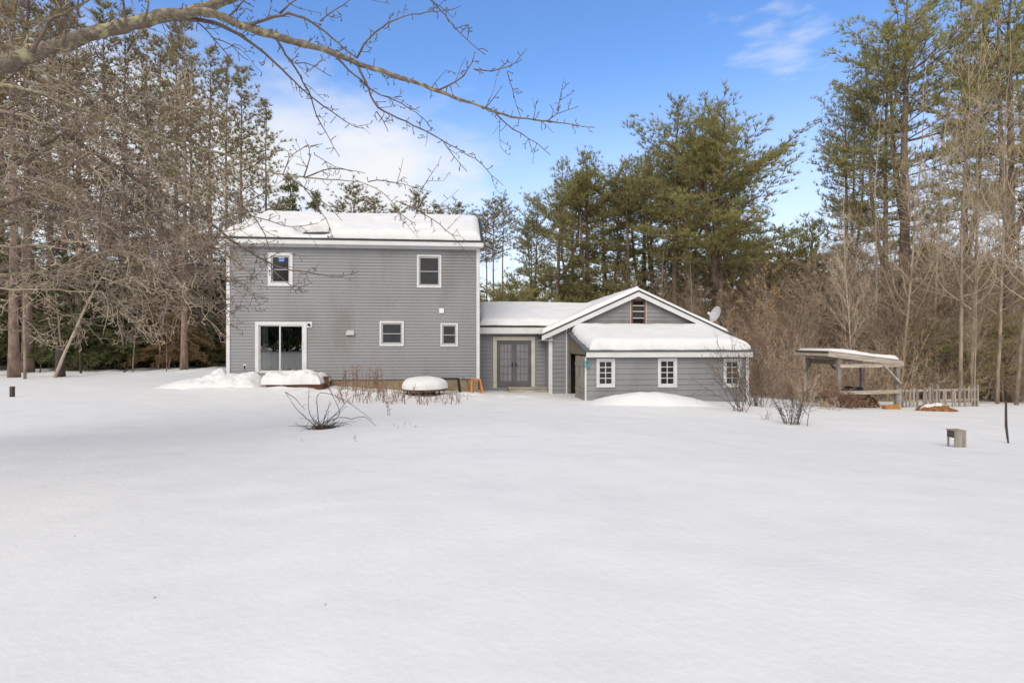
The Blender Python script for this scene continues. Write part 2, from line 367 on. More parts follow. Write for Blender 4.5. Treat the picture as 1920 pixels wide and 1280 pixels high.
def cloud_patch(px, py, sx, sz, lo, hi, scale, stretch, we=.62, wn=.5):
    """a cloud bank round one compass direction of the sky"""
    d = Vector(((px - 960) / F, 1, (640 - py) / F)).normalized()
    sep = N.new('ShaderNodeSeparateXYZ'); L.new(tc.outputs['Generated'], sep.inputs[0])
    az = mathn('ARCTAN2', sep.outputs[0], sep.outputs[1]); el = mathn('ARCSINE', sep.outputs[2])
    a0 = math.atan2(d.x, d.y); e0 = math.asin(d.z)
    da = mathn('DIVIDE', mathn('SUBTRACT', az, a0), sx); de = mathn('DIVIDE', mathn('SUBTRACT', el, e0), sz)
    r2 = mathn('ADD', mathn('MULTIPLY', da, da), mathn('MULTIPLY', de, de))
    env = mathn('POWER', 2.718, mathn('MULTIPLY', r2, -1))
    mp = N.new('ShaderNodeMapping'); mp.inputs['Scale'].default_value = stretch; L.new(tc.outputs['Generated'], mp.inputs['Vector'])
    n = N.new('ShaderNodeTexNoise'); n.inputs['Scale'].default_value = scale; n.inputs['Detail'].default_value = 7; n.inputs['Roughness'].default_value = .55
    L.new(mp.outputs[0], n.inputs['Vector'])
    s = mathn('ADD', mathn('MULTIPLY', env, we), mathn('MULTIPLY', n.outputs['Fac'], wn))
    r = N.new('ShaderNodeMapRange'); r.interpolation_type = 'SMOOTHSTEP'; r.inputs['From Min'].default_value = lo; r.inputs['From Max'].default_value = hi
    L.new(s, r.inputs['Value']); return r.outputs['Result']
c1 = cloud_patch(670, 340, .34, .15, .46, 1.0, 5.5, (1, 1, 2.4), .62, .7)
c2 = cloud_patch(1470, 75, .10, .085, .78, 1.25, 13, (1.0, 1, 3.4), .45, 1.15)
c3 = cloud_patch(300, 330, .40, .2, .36, .8, 3.5, (1, 1, 2))
# unseen thin overcast behind the camera, added to neutralise the blue skylight
sep2 = N.new('ShaderNodeSeparateXYZ'); L.new(tc.outputs['Generated'], sep2.inputs[0])
nb = N.new('ShaderNodeTexNoise'); nb.inputs['Scale'].default_value = 2.2; nb.inputs['Detail'].default_value = 6; L.new(tc.outputs['Generated'], nb.inputs['Vector'])
ov = mathn('ADD', mathn('MULTIPLY', sep2.outputs[1], -1), mathn('MULTIPLY', nb.outputs['Fac'], .5))
rr = N.new('ShaderNodeMapRange'); rr.interpolation_type = 'SMOOTHSTEP'; rr.inputs['From Min'].default_value = -.45; rr.inputs['From Max'].default_value = .25; L.new(ov, rr.inputs['Value'])
# pale air low over the horizon
hz_ = N.new('ShaderNodeMapRange'); hz_.interpolation_type = 'SMOOTHSTEP'; hz_.inputs['From Min'].default_value = math.sin(R(29)); hz_.inputs['From Max'].default_value = math.sin(R(1)); hz_.inputs['To Max'].default_value = .88; L.new(sep2.outputs[2], hz_.inputs['Value'])
cl = mathn('MAXIMUM', mathn('MAXIMUM', mathn('MAXIMUM', c1, mathn('MULTIPLY', c2, .42)), c3), hz_.outputs['Result'])
hs = N.new('ShaderNodeHueSaturation'); hs.inputs['Saturation'].default_value = 1.22; hs.inputs['Value'].default_value = 1.75; hs.inputs['Hue'].default_value = .508; L.new(sky.outputs[0], hs.inputs['Color'])
mx = N.new('ShaderNodeMix'); mx.data_type = 'RGBA'; L.new(cl, mx.inputs[0]); L.new(hs.outputs[0], mx.inputs[6]); mx.inputs[7].default_value = (6.1, 6.2, 6.35, 1)
mx2 = N.new('ShaderNodeMix'); mx2.data_type = 'RGBA'; L.new(mathn('MULTIPLY', rr.outputs['Result'], .94), mx2.inputs[0]); L.new(mx.outputs[2], mx2.inputs[6]); mx2.inputs[7].default_value = (7.4, 7.1, 6.8, 1)
L.new(mx2.outputs[2], bg.inputs['Color']); L.new(bg.outputs[0], wo.inputs['Surface'])
scene.view_settings.view_transform = 'Standard'; scene.view_settings.look = 'None'; scene.view_settings.exposure = 0.27; scene.view_settings.gamma = 1
scene.cycles.max_bounces = 5; scene.cycles.diffuse_bounces = 3; scene.cycles.glossy_bounces = 3; scene.cycles.transparent_max_bounces = 6
# ------------------------------------------------------------------ the house with its low wing and lean-to
house = thing('house', 'grey sided two storey house with a low gabled wing and a lean-to, snow-roofed', 'house', HW(0, 0, 0), TH)
def ring(mb, u0, u1, z0, z1, t, v0, v1, tb=None):
    tb = t if tb is None else tb
    mb.box(u0, u1, v0, v1, z0, z0 + tb); mb.box(u0, u1, v0, v1, z1 - t, z1)
    mb.box(u0, u0 + t, v0, v1, z0 + tb, z1 - t); mb.box(u1 - t, u1, v0, v1, z0 + tb, z1 - t)
def clap(mb, fm, s0, s1, z0, z1, lap, holes=(), lf=None, rf=None):
    """lapped boards; fm maps (along, out, z) to local; lf/rf give the slanted ends of a gable"""
    lf = lf or (lambda z: s0); rf = rf or (lambda z: s1)
    za = z0
    while za < z1 - 1e-4:
        zb = min(za + lap, z1)
        cuts = sorted({za, zb} | {h for q in holes for h in (q[2], q[3]) if za < h < zb})
        for a, b in zip(cuts[:-1], cuts[1:]):
            oa = .028 - .024 * (a - za) / lap; ob = .028 - .024 * (b - za) / lap
            spans = [(lf(a), rf(a), lf(b), rf(b))]
            for q in holes:
                if q[2] < b - 1e-6 and q[3] > a + 1e-6:
                    new = []
                    for (l0, r0, l1, r1) in spans:
                        if q[1] <= min(l0, l1) or q[0] >= max(r0, r1): new.append((l0, r0, l1, r1)); continue
                        if q[0] > min(l0, l1): new.append((l0, q[0], l1, q[0]))
                        if q[1] < max(r0, r1): new.append((q[1], r0, q[1], r1))
                    spans = new
            for (l0, r0, l1, r1) in spans:
                if r0 - l0 < 1e-3: continue
                r1 = max(r1, l1 + 1e-3)
                mb.add([fm(l0, oa, a), fm(r0, oa, a), fm(r1, ob, b), fm(l1, ob, b)], None, [(0, 1, 2, 3)])
                if a == za: mb.add([fm(l0, .002, a), fm(r0, .002, a), fm(r0, oa, a), fm(l0, oa, a)], None, [(0, 1, 2, 3)])
        za = zb
front = lambda v: (lambda s, o, z: (s, v - o, z))
leftw = lambda u: (lambda s, o, z: (u - o, s, z))
rightw = lambda u: (lambda s, o, z: (u + o, s, z))

def px_rect(x0, x1, y0, y1, v):
    u0, u1 = U(x0, v), U(x1, v); um = (u0 + u1) / 2
    return u0, u1, Z(y1, um, v), Z(y0, um, v)

# ---- main block
HWD = U(897.5, 0); HD = 7.4
ZB = .10; ZE = Z(462, 4.8, 0) + .06
wins = [(503, 549.5, 474, 536.5), (782, 827.5, 478, 539.5), (712, 757.5, 602, 648.5), (826, 858.5, 606, 649.5)]
wr = [px_rect(*w_, 0) for w_ in wins]
sr = px_rect(479, 575.5, 603, 698, 0)
holes = [(a + .03, b - .03, c + .03, d - .03) for a, b, c, d in wr] + [(sr[0] + .03, sr[1] - .03, sr[2], sr[3] - .03)]
ZRF = lambda v: ZEAVE + (v + .37) * SLOPE if v < HD / 2 else ZEAVE + (HD - v + .37) * SLOPE
ZEAVE = Z(448.5, 4.8, -.37); ZRIDGE = CAMZ + (640 - 401) / F * Yof(4.8, HD / 2) - .24
SLOPE = (ZRIDGE - ZEAVE) / (HD / 2 + .37)
mb = MB(); clap(mb, front(0), 0, HWD, ZB, ZE, .1215, holes)
mb.build('wall', M['siding'], house, label='tall front wall of the two storey block')
for fm in (leftw(0), rightw(HWD)):
    mb = MB(); clap(mb, fm, 0, HD, ZB, ZE, .1215)
    k = (ZRIDGE - .15 - ZE) / (HD / 2)
    clap(mb, fm, 0, HD, ZE, ZRIDGE - .16, .1215, (), lambda z: (z - ZE) / k, lambda z: HD - (z - ZE) / k)
    mb.build('side_wall', M['siding'], house)
mb = MB(); clap(mb, lambda s, o, z: (HWD - s, HD + o, z), 0, HWD, ZB, ZE, .1215)
mb.build('back_wall', M['siding'], house)
mb = MB(); mb.box(.03, HWD - .03, .03, HD - .03, -.9, ZB - .004)
mb.build('foundation', M['concrete'], house)
for (a, b, vv) in ((-.03, .09, 0), (HWD - .09, HWD + .03, 0)):
    mb = MB(); mb.box(a, b, vv - .045, vv - .035, ZB, ZE - .1)
    if a < 1: mb.box(a - .015, -.035, vv - .035, .1, ZB, ZE - .1)
    else: mb.box(HWD + .035, b + .015, vv - .035, .1, ZB, ZE - .1)
    mb.build('corner_board', M['trim'], house)
# eave: fascia, soffit, frieze
FZ1 = ZEAVE - .025; FZ0 = FZ1 - .185
mb = MB(); mb.box(-.22, HWD + .16, -.375, -.35, FZ0, FZ1)
m2 = MB(); m2.box(-.22, HWD + .16, HD + .35, HD + .375, FZ0, FZ1); m2.build('fascia', M['trim'], house)
mb.build('fascia', M['trim'], house)
mb = MB(); mb.box(-.22, HWD + .16, -.349, -.024, FZ0 + .012, FZ0 + .03)
m2 = MB(); m2.box(-.03, HWD + .03, -.05, -.035, FZ0 - .075, FZ0 + .011); m2.build('frieze_board', M['trim'], house)
mb.build('soffit', M['trim'], house)
mb = MB()
for sgn in (0, 1):
    f = (lambda v: v) if sgn == 0 else (lambda v: HD - v)
    va, vb = f(-.39), f(HD / 2)
    za, zb = ZEAVE - .02, ZRIDGE
    for (u0, u1) in ((-.25, HWD + .19),):
        P = [(u0, va, za), (u1, va, za), (u1, vb, zb), (u0, vb, zb)]
        v8 = [(x, y, z + .035) for x, y, z in P] + [(x, y, z - .03) for x, y, z in P]
        mb.add(v8, None, [(0, 1, 2, 3), (7, 6, 5, 4), (0, 4, 5, 1), (1, 5, 6, 2), (3, 2, 6, 7), (0, 3, 7, 4)])
mb.build('roof', M['shingle'], house, label='dark shingled main roof')
for u_ in (-.245, HWD + .165):
    for sg in (1, -1):
        mb = MB()
        f = (lambda v: v) if sg == 1 else (lambda v: HD - v)
        P = [(f(-.37), FZ0), (f(-.37), ZEAVE - .055), (f(HD / 2), ZRIDGE - .035), (f(HD / 2), ZRIDGE - .2)]
        v8 = [(u_, y, z) for y, z in P] + [(u_ + .02, y, z) for y, z in P]
        mb.add(v8, None, [(0, 1, 2, 3), (7, 6, 5, 4), (0, 4, 5, 1), (1, 5, 6, 2), (2, 6, 7, 3), (3, 7, 4, 0)]); mb.build('rake_board', M['trim'], house)

def window(rect, v, trim=.085, mtrim='trim', kind='hung', label=None, pane='screen'):
    u0, u1, z0, z1 = rect
    mb = MB(); ring(mb, u0, u1, z0, z1, trim, v - .055, v + .02)
    a, b, c, d = u0 + trim, u1 - trim, z0 + trim, z1 - trim
    w_ = mb.build('window', M[mtrim], house, label=label)
    s = MB()
    if kind == 'hung':
        m_ = (c + d) / 2 + .01
        ring(s, a, b, c, d, .022, v - .028, v + .03)
        a, b, c, d = a + .022, b - .022, c + .022, d - .022
        s.box(a, a + .035, v - .012, v + .03, m_, d - .04); s.box(b - .035, b, v - .012, v + .03, m_, d - .04); s.box(a, b, v - .012, v + .03, d - .04, d)
        s.box(a, b, v - .016, v + .03, m_ - .03, m_ )
        s.box(a, b, v - .002, v + .03, c, c + .05); s.box(a, a + .035, v - .002, v + .03, c + .05, m_ - .03); s.box(b - .035, b, v - .002, v + .03, c + .05, m_ - .03)
        s.build('sash', M['sash'], w_)
        for (q0, q1) in ((c + .03, m_ - .01), (m_ - .02, d - .02)):
            p = MB(); p.box(a + .01, b - .01, v + .012, v + .018, q0, q1); p.build('pane', M[pane], w_)
    else:
        nx_, nz_ = kind
        ring(s, a, b, c, d, .045, v - .025, v + .02, .06)
        a, b, c, d = a + .045, b - .045, c + .06, d - .045
        for i in range(1, nx_):
            x = a + (b - a) * i / nx_; s.box(x - .014, x + .014, v - .018, v + .02, c, d)
        for j in range(1, nz_):
            z = c + (d - c) * j / nz_
            for i in range(nx_):
                x0 = a + (b - a) * i / nx_ + (.014 if i else 0); x1 = a + (b - a) * (i + 1) / nx_ - (.014 if i < nx_ - 1 else 0)
                s.box(x0, x1, v - .018, v + .02, z - .014, z + .014)
        s.build('sash', M['trim'], w_)
        p = MB(); p.box(a - .01, b + .01, v + .004, v + .008, c - .01, d + .01); p.build('pane', M[pane], w_)
    return w_
wn = window(wr[0], 0, .115, pane='pane', label='upper window with a blue sticker on its glass')
u0, u1, z0, z1 = wr[0]
q = px_rect(521.5, 534, 480, 491, 0)
mb = MB(); mb.box(q[0], q[1], .004, .0075, q[2], q[3]); stk = mb.build('sticker', M['sticker'], wn)
mb = MB()
for (fx0, fx1, fz0, fz1) in ((.08, .62, .62, .80), (.70, .9, .60, .82), (.12, .9, .40, .46), (.12, .85, .18, .30)):
    mb.box(q[0] + (q[1] - q[0]) * fx0, q[0] + (q[1] - q[0]) * fx1, .0015, .0036, q[2] + (q[3] - q[2]) * fz0, q[2] + (q[3] - q[2]) * fz1)
mb.build('print', M['sticker_mark'], wn)
window(wr[1], 0, .07, label='upper window with plain dark glass')
window(wr[2], 0, .07, label='lower wide window')
window(wr[3], 0, .06, label='small narrow lower window')

# sliding glass door
u0, u1, z0, z1 = sr
mb = MB(); t = .13
mb.box(u0, u0 + t, -.05, .03, z0, z1 - t); mb.box(u1 - t, u1, -.05, .03, z0, z1 - t); mb.box(u0, u1, -.05, .03, z1 - t, z1)
sd_ = mb.build('sliding_door', M['trim'], house, label='white framed sliding glass door')
a, b, c, d = u0 + t, u1 - t, z0 + .03, z1 - t; mid = a + (b - a) * .485
mb = MB(); ring(mb, a, mid + .04, c, d, .045, .022, .06); mb.box(a, b, -.02, .08, z0 - .03, z0 + .029); mb.build('sash', M['trim'], sd_, label='fixed leaf frame')
mb = MB(); ring(mb, mid - .045, b, c, d, .05, -.022, .02); mb.build('sash', M['trim'], sd_, label='sliding leaf frame')
gl = bpy.data.materials.new('clear_door_glass'); nt_ = nodes(gl); o_ = nt_.nodes.new('ShaderNodeOutputMaterial'); g1 = nt_.nodes.new('ShaderNodeBsdfGlossy'); g1.inputs['Roughness'].default_value = .01
tr = nt_.nodes.new('ShaderNodeBsdfTransparent'); tr.inputs['Color'].default_value = (.80, .82, .82, 1); fr = nt_.nodes.new('ShaderNodeFresnel'); fr.inputs['IOR'].default_value = 2.1
ms = nt_.nodes.new('ShaderNodeMixShader'); nt_.links.new(fr.outputs[0], ms.inputs[0]); nt_.links.new(tr.outputs[0], ms.inputs[1]); nt_.links.new(g1.outputs[0], ms.inputs[2]); nt_.links.new(ms.outputs[0], o_.inputs['Surface'])
M['glass'] = gl
mb = MB(); mb.box(a + .04, mid, .038, .044, c + .04, d - .04); mb.build('pane', M['glass'], sd_)
mb = MB(); mb.box(mid, b - .045, -.004, .002, c + .045, d - .045); mb.build('pane', M['glass'], sd_)
mb = MB(); mb.tube([(b - .03, -.05, c + .85), (b - .03, -.07, c + .9), (b - .03, -.07, c + 1.1), (b - .03, -.05, c + 1.15)], .012, 6); mb.build('handle', M['plastic_white'], sd_)
mb = MB(); pts = []
for i in range(40):
    s = i / 39; pts.append((a + .03 + s * .34, .16 + .028 * math.sin(s * 34) + .01 * math.sin(s * 77)))
for (p, q_) in zip(pts[:-1], pts[1:]):
    mb.add([(p[0], p[1], c + .02), (q_[0], q_[1], c + .02), (a + .03 + (q_[0] - a - .03) * .62, q_[1], d - .02), (a + .03 + (p[0] - a - .03) * .62, p[1], d - .02)], None, [(0, 1, 2, 3)])
mb.build('curtain', M['curtain'], sd_, smooth=True)
mb = MB()
x0, x1, y0, y1, zz0, zz1 = a - .9, b + 1.2, .1, 4.2, c - .01, d + .25
mb.add([(x0, y1, zz0), (x1, y1, zz0), (x1, y1, zz1), (x0, y1, zz1), (x0, y0, zz0), (x1, y0, zz0), (x1, y0, zz1), (x0, y0, zz1)], None, [(0, 1, 2, 3), (0, 3, 7, 4), (1, 5, 6, 2), (2, 6, 7, 3), (0, 4, 5, 1)])
mb.build('room', M['interior'], sd_)

# small fittings on the main wall
q = px_rect(823.5, 832.5, 578, 587, 0)
mb = MB(); mb.box(q[0], q[1], -.06, -.035, q[2], q[3]); mb.build('junction_box', M['plastic_white'], house)
q = px_rect(649.5, 665, 619, 628, 0)
mb = MB(); mb.add([(q[0], -.02, q[2]), (q[1], -.02, q[2]), (q[1], -.13, q[2]), (q[0], -.13, q[2]), (q[0] + .02, -.02, q[3]), (q[1] - .02, -.02, q[3])], [(0, 3, 4), (1, 5, 2)], [(0, 1, 2, 3), (3, 2, 5, 4), (0, 4, 5, 1)])
mb.build('vent_hood', M['sash'], house)
q = px_rect(575.5, 585.5, 603, 614, 0)
um = (q[0] + q[1]) / 2; zm = (q[2] + q[3]) / 2
mb = MB(); mb.box(q[0], q[1], -.035, -.018, q[2], q[3]); lf_ = mb.build('wall_light', M['plastic_white'], house)
mb = MB(); mb.lathe([(.0, .05), (.03, .045), (.055, .0), (.062, -.045), (.05, -.05), (.0, -.05)], (um, -.1, zm), 12); mb.beam((um, -.03, zm + .03), (um, -.1, zm + .03), .02, .02); mb.build('lamp_shade', M['black_metal'], lf_)
q = px_rect(456.5, 462.5, 683, 692, 0)
mb = MB(); mb.box(q[0], q[1], -.035, -.018, q[2], q[3]); ob_ = mb.build('outlet_box', M['plastic_white'], house)
mb = MB(); mb.box(q[0] + .025, q[1] - .025, -.06, -.036, q[2] + .01, q[3] - .04); mb.build('outlet_cover', M['black_metal'], ob_)

# ---- connector
VC = 1.49; UG0 = U(1031, .33); VG = .33
CE = Z(619, 10.5, VC - .35)
cu1 = UG0 + .0
dr = px_rect(924.5, 1003, 631, 727, VC)
mb = MB(); clap(mb, front(VC), HWD, cu1 - .0, -.95, CE + .1, .165, [(dr[0] + .02, dr[1] - .02, dr[2] + .02, dr[3] - .02)])
mb.build('wall', M['siding'], house, label='recessed wall of the low link')
fz1 = Z(613.2, 10.6, VC - .36); fz0 = Z(625.5, 10.6, VC - .36)
mb = MB(); mb.box(HWD + .035, U(1024, VC - .36), VC - .375, VC - .35, fz0, fz1); mb.build('fascia', M['trim'], house)
mb = MB(); mb.box(HWD + .035, U(1024, VC - .36), VC - .349, VC - .024, fz0 + .01, fz0 + .03); mb.build('soffit', M['trim'], house)
VR = 4.7; ZCR = CAMZ + (640 - 567) / F * Yof(11, VR) - .2
mb = MB(); va, za = VC - .39, fz1 + .02
P = [(HWD + .033, va, za), (UG0 + 3.1, va, za), (UG0 + 3.1, VR, ZCR), (HWD + .033, VR, ZCR)]
ul = U(1017, .07)
# only the part beyond the wing's own slope runs further than its eave
P = [(HWD + .033, va, za), (ul + .75, va, za), (UG0 + 3.0, VR, ZCR), (HWD + .033, VR, ZCR)]
v8 = [(x, y, z + .03) for x, y, z in P] + [(x, y, z - .03) for x, y, z in P]
mb.add(v8, None, [(0, 1, 2, 3), (7, 6, 5, 4), (0, 4, 5, 1), (1, 5, 6, 2), (3, 2, 6, 7), (0, 3, 7, 4)])
P = [(HWD + .033, 2 * VR - va, za), (U(1024, va), 2 * VR - va, za), (UG0 + 3.0, VR + .002, ZCR), (HWD + .033, VR + .002, ZCR)]
v8 = [(x, y, z + .03) for x, y, z in P] + [(x, y, z - .03) for x, y, z in P]
mb.add(v8, None, [(3, 2, 1, 0), (4, 5, 6, 7), (0, 1, 5, 4), (1, 2, 6, 5), (3, 7, 6, 2), (0, 4, 7, 3)])
mb.build('roof', M['shingle'], house, label='low roof of the link')
# french door
u0, u1, z0, z1 = dr; t = .16
mb = MB(); mb.box(u0, u0 + t, VC - .05, VC + .03, z0, z1 - t); mb.box(u1 - t, u1, VC - .05, VC + .03, z0, z1 - t); mb.box(u0, u1, VC - .05, VC + .03, z1 - t, z1)
fd = mb.build('french_door', M['cream'], house, label='dark grey double french door in a cream surround')
a, b, c, d = u0 + t, u1 - t, z0 + .02, z1 - t
mb = MB(); ring(mb, a, b, c, d, .035, VC - .03, VC + .03, .06); mb.build('door_frame', M['door_grey'], fd)
a, b, c, d = a + .035, b - .035, c + .06, d - .035; mid = (a + b) / 2
for (x0, x1) in ((a + .004, mid - .004), (mid + .004, b - .004)):
    mb = MB()
    st_, ct, cb_ = .115, .14, .22
    mb.box(x0, x0 + st_, VC - .015, VC + .025, c, d); mb.box(x1 - st_, x1, VC - .015, VC + .025, c, d)
    mb.box(x0 + st_, x1 - st_, VC - .015, VC + .025, c, c + cb_); mb.box(x0 + st_, x1 - st_, VC - .015, VC + .025, d - ct, d)
    xa, xb, ya, yb = x0 + st_, x1 - st_, c + cb_, d - ct
    for i in (1, 2):
        x = xa + (xb - xa) * i / 3; mb.box(x - .010, x + .010, VC - .008, VC + .02, ya, yb)
    for j in range(1, 5):
        z = ya + (yb - ya) * j / 5
        for i in range(3):
            mb.box(xa + (xb - xa) * i / 3 + (.0105 if i else 0), xa + (xb - xa) * (i + 1) / 3 - (.0105 if i < 2 else 0), VC - .007, VC + .02, z - .010, z + .010)
    mb.build('door_leaf', M['door_grey'], fd)
    mb = MB(); mb.box(xa - .01, xb + .01, VC + .005, VC + .009, ya - .01, yb + .01); mb.build('pane', M['curtain_pane'], fd)
mb = MB(); hz = c + (d - c) * .47
for sx in (-1, 1):
    mb.box(mid + sx * .06 - .018, mid + sx * .06 + .018, VC - .024, VC - .016, hz - .1, hz + .1)
    mb.beam((mid + sx * .06, VC - .03, hz), (mid + sx * .06, VC - .075, hz), .016, .016); mb.beam((mid + sx * .06, VC - .07, hz), (mid + sx * .17, VC - .07, hz + .005), .016, .02)
mb.build('handle', M['black_metal'], fd)
mb = MB(); q = px_rect(955, 1026, 727, 738, VC - .5)
mb.box(q[0], q[1], VC - .55, VC - .03, q[3] - .32, q[3] - .03); mb.box(q[0] - .03, q[1] + .03, VC - .6, VC - .04, q[3] - .029, q[3] + .01)
mb.build('door_step', M['old_wood_h'], house)

# ---- gabled wing
UP = U(1198, VG); UG1 = 2 * UP - UG0; WD = 8.6
vf = VG - .26
ul = U(1017, vf); zl = Z(627, ul, vf); upk = U(1197.5, vf); zpk = Z(545, upk, vf)
sl_ = (zpk - zl) / (upk - ul); ur = 2 * upk - ul
roofz = lambda u: zl + (min(u, 2 * upk - u) - ul) * sl_
zw0 = roofz(UG0) - .12
SF0 = U(1097.5, -2.68); SF1 = U(1401, -2.68); VS = -2.68
gw = px_rect(1181, 1212, 559, 612, VG)
mb = MB(); clap(mb, front(VG), UG0, UG1, -.95, zw0, .178)
nrow = (zpk - .12 - zw0)
clap(mb, front(VG), UG0, UG1, zw0, zpk - .16, .178, [(gw[0] + .02, gw[1] - .02, gw[2] + .02, gw[3] - .02)], lambda z: UG0 + (z - zw0) / sl_, lambda z: UG1 - (z - zw0) / sl_)
mb.build('wall', M['siding'], house, label='gable wall of the low wing')
mb = MB(); clap(mb, leftw(UG0), VG, WD, -.95, zw0, .178); mb.build('side_wall', M['siding'], house); mb = MB(); clap(mb, rightw(UG1), VG, WD, -.95, zw0, .178)
mb.build('side_wall', M['siding'], house)
mb = MB(); mb.box(UG0 - .045, UG0 + .10, VG - .045, VG - .035, -.95, zw0 - .02); mb.box(UG0 - .045, UG0 - .035, VG - .035, VG + .12, -.95, zw0 - .02); mb.build('corner_board', M['trim'], house)
# rake boards
for sg in (0, 1):
    mb = MB()
    f = (lambda u: u) if sg == 0 else (lambda u: 2 * upk - u)
    P = [(f(ul - .02), zl - .02 * sl_ - .235), (f(ul - .02), zl - .02 * sl_ - .035), (f(upk), zpk - .035), (f(upk), zpk - .235)]
    v8 = [(x, vf, z) for x, z in P] + [(x, vf + .025, z) for x, z in P]
    mb.add(v8, None, [(0, 1, 2, 3), (7, 6, 5, 4), (0, 4, 5, 1), (1, 5, 6, 2), (2, 6, 7, 3), (3, 7, 4, 0)]); mb.build('rake_board', M['trim'], house)
mb = MB()
for sg in (0, 1):
    f = (lambda u: u) if sg == 0 else (lambda u: 2 * upk - u)
    P = [(f(ul - .02), vf - .02), (f(upk), vf - .02), (f(upk), WD + .3), (f(ul - .02), WD + .3)]
    zz = [zl - .02 * sl_, zpk, zpk, zl - .02 * sl_]
    v8 = [(x, y, z + .03) for (x, y), z in zip(P, zz)] + [(x, y, z - .032) for (x, y), z in zip(P, zz)]
    mb.add(v8, None, [(0, 1, 2, 3), (7, 6, 5, 4), (0, 4, 5, 1), (1, 5, 6, 2), (3, 2, 6, 7), (0, 3, 7, 4)])
mb.build('roof', M['shingle'], house, label='gabled roof of the low wing')
for sg in (0, 1):
    mb = MB(); f = (lambda u: u) if sg == 0 else (lambda u: 2 * upk - u)
    xa, xb = sorted((f(ul + .01), f(ul + .45)))
    mb.box(xa, xb, vf + .026, WD, zl - .24, zl - .22); mb.build('soffit', M['trim'], house)
# gable window of open louvres
u0, u1, z0, z1 = gw
mb = MB(); ring(mb, u0, u1, z0, z1, .045, VG - .04, VG + .02); gwn = mb.build('gable_window', M['tan_trim'], house, label='narrow red brown louvred window in the gable')
a, b, c, d = u0 + .045, u1 - .045, z0 + .045, z1 - .045
mb = MB(); ring(mb, a, b, c, d, .085, VG - .03, VG + .03); mb.build('sash', M['redframe'], gwn)
a, b, c, d = a + .085, b - .085, c + .085, d - .085
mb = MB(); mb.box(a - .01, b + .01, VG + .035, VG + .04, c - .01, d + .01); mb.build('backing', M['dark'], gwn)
for k in (.24, .54, .80):
    mb = MB(); z = c + (d - c) * k; mb.box(a - .02, b + .02, VG - .036, VG + .01, z - .018, z + .018); mb.build('slat', M['cream'], gwn)
for (k0, k1) in ((.27, .52), (.57, .77)):
    mb = MB(); mb.box(a + .03, b - .03, VG + .012, VG + .018, c + (d - c) * k0, c + (d - c) * k1); mb.build('pane', M['screen'], gwn)
q = px_rect(1193.5, 1205, 549, 557, VG - .1); um = (q[0] + q[1]) / 2
mb = MB()
for sx in (-1, 1):
    mb.lathe([(0, .05), (.035, .045), (.06, -.02), (.055, -.06), (0, -.06)], (um + sx * .075, VG - .14, q[2] + .10), 10)
    mb.beam((um, VG - .05, q[2] + .08), (um + sx * .075, VG - .14, q[2] + .12), .025, .025)
mb.box(um - .05, um + .05, VG - .05, VG - .018, q[2] + .02, q[2] + .14)
mb.build('floodlight', M['plastic_white'], house)

# ---- lean-to
SE1 = Z(659.5, SF0 + 2.8, VS - .22); SE0 = Z(669.5, SF0 + 2.8, VS - .22)
ZST = Z(606, UP, VG) - .37
srw = [px_rect(1118, 1152.5, 672, 726, VS), px_rect(1233, 1268.5, 671, 726, VS), px_rect(1356, 1388.5, 672, 725.5, VS)]
mb = MB(); clap(mb, front(VS), SF0, SF1, -.95, SE0 + .05, .198, [(p[0] + .02, p[1] - .02, p[2] + .02, p[3] - .02) for p in srw])
mb.build('wall', M['siding'], house, label='low front wall of the lean-to')
for p, lb in zip(srw, ('multi-paned lean-to window beside the weathered doorway', 'middle multi-paned lean-to window', 'multi-paned lean-to window behind the bare shrub')):
    window(p, VS, .075, 'trim', (2, 4), lb, 'pane')
mb = MB(); mb.box(SF0 - .03, SF0 + .035, VS - .045, VS - .035, -.95, SE0); mb.build('corner_board', M['trim'], house)
mb = MB(); mb.box(SF1 - .07, SF1 + .045, VS - .045, VS - .035, -.95, SE0); mb.box(SF1 + .035, SF1 + .045, VS - .035, VS + .1, -.95, SE0); mb.build('corner_board', M['trim'], house)
mb = MB(); mb.box(SF0 - .02, SF1 + .10, VS - .235, VS - .21, SE0, SE1); mb.build('fascia', M['trim'], house)
mb = MB(); mb.box(SF0 - .02, SF1 + .10, VS - .209, VS - .024, SE0 + .01, SE0 + .025); mb.build('soffit', M['trim'], house)
mb = MB(); va, za, vb, zb = VS - .27, SE1 + .035, VG - .03, ZST
x0, x1 = SF0 - .10, SF1 + .14
P = [(x0, va, za), (x1, va, za), (x1, vb, zb), (x0, vb, zb)]
v8 = [(x, y, z + .03) for x, y, z in P] + [(x, y, z - .03) for x, y, z in P]
mb.add(v8, None, [(0, 1, 2, 3), (7, 6, 5, 4), (0, 4, 5, 1), (1, 5, 6, 2), (3, 2, 6, 7), (0, 3, 7, 4)])
mb.build('roof', M['metal_roof'], house, label='metal lean-to roof')
LR = lambda v: za + (v - va) / (vb - va) * (zb - za) - .035
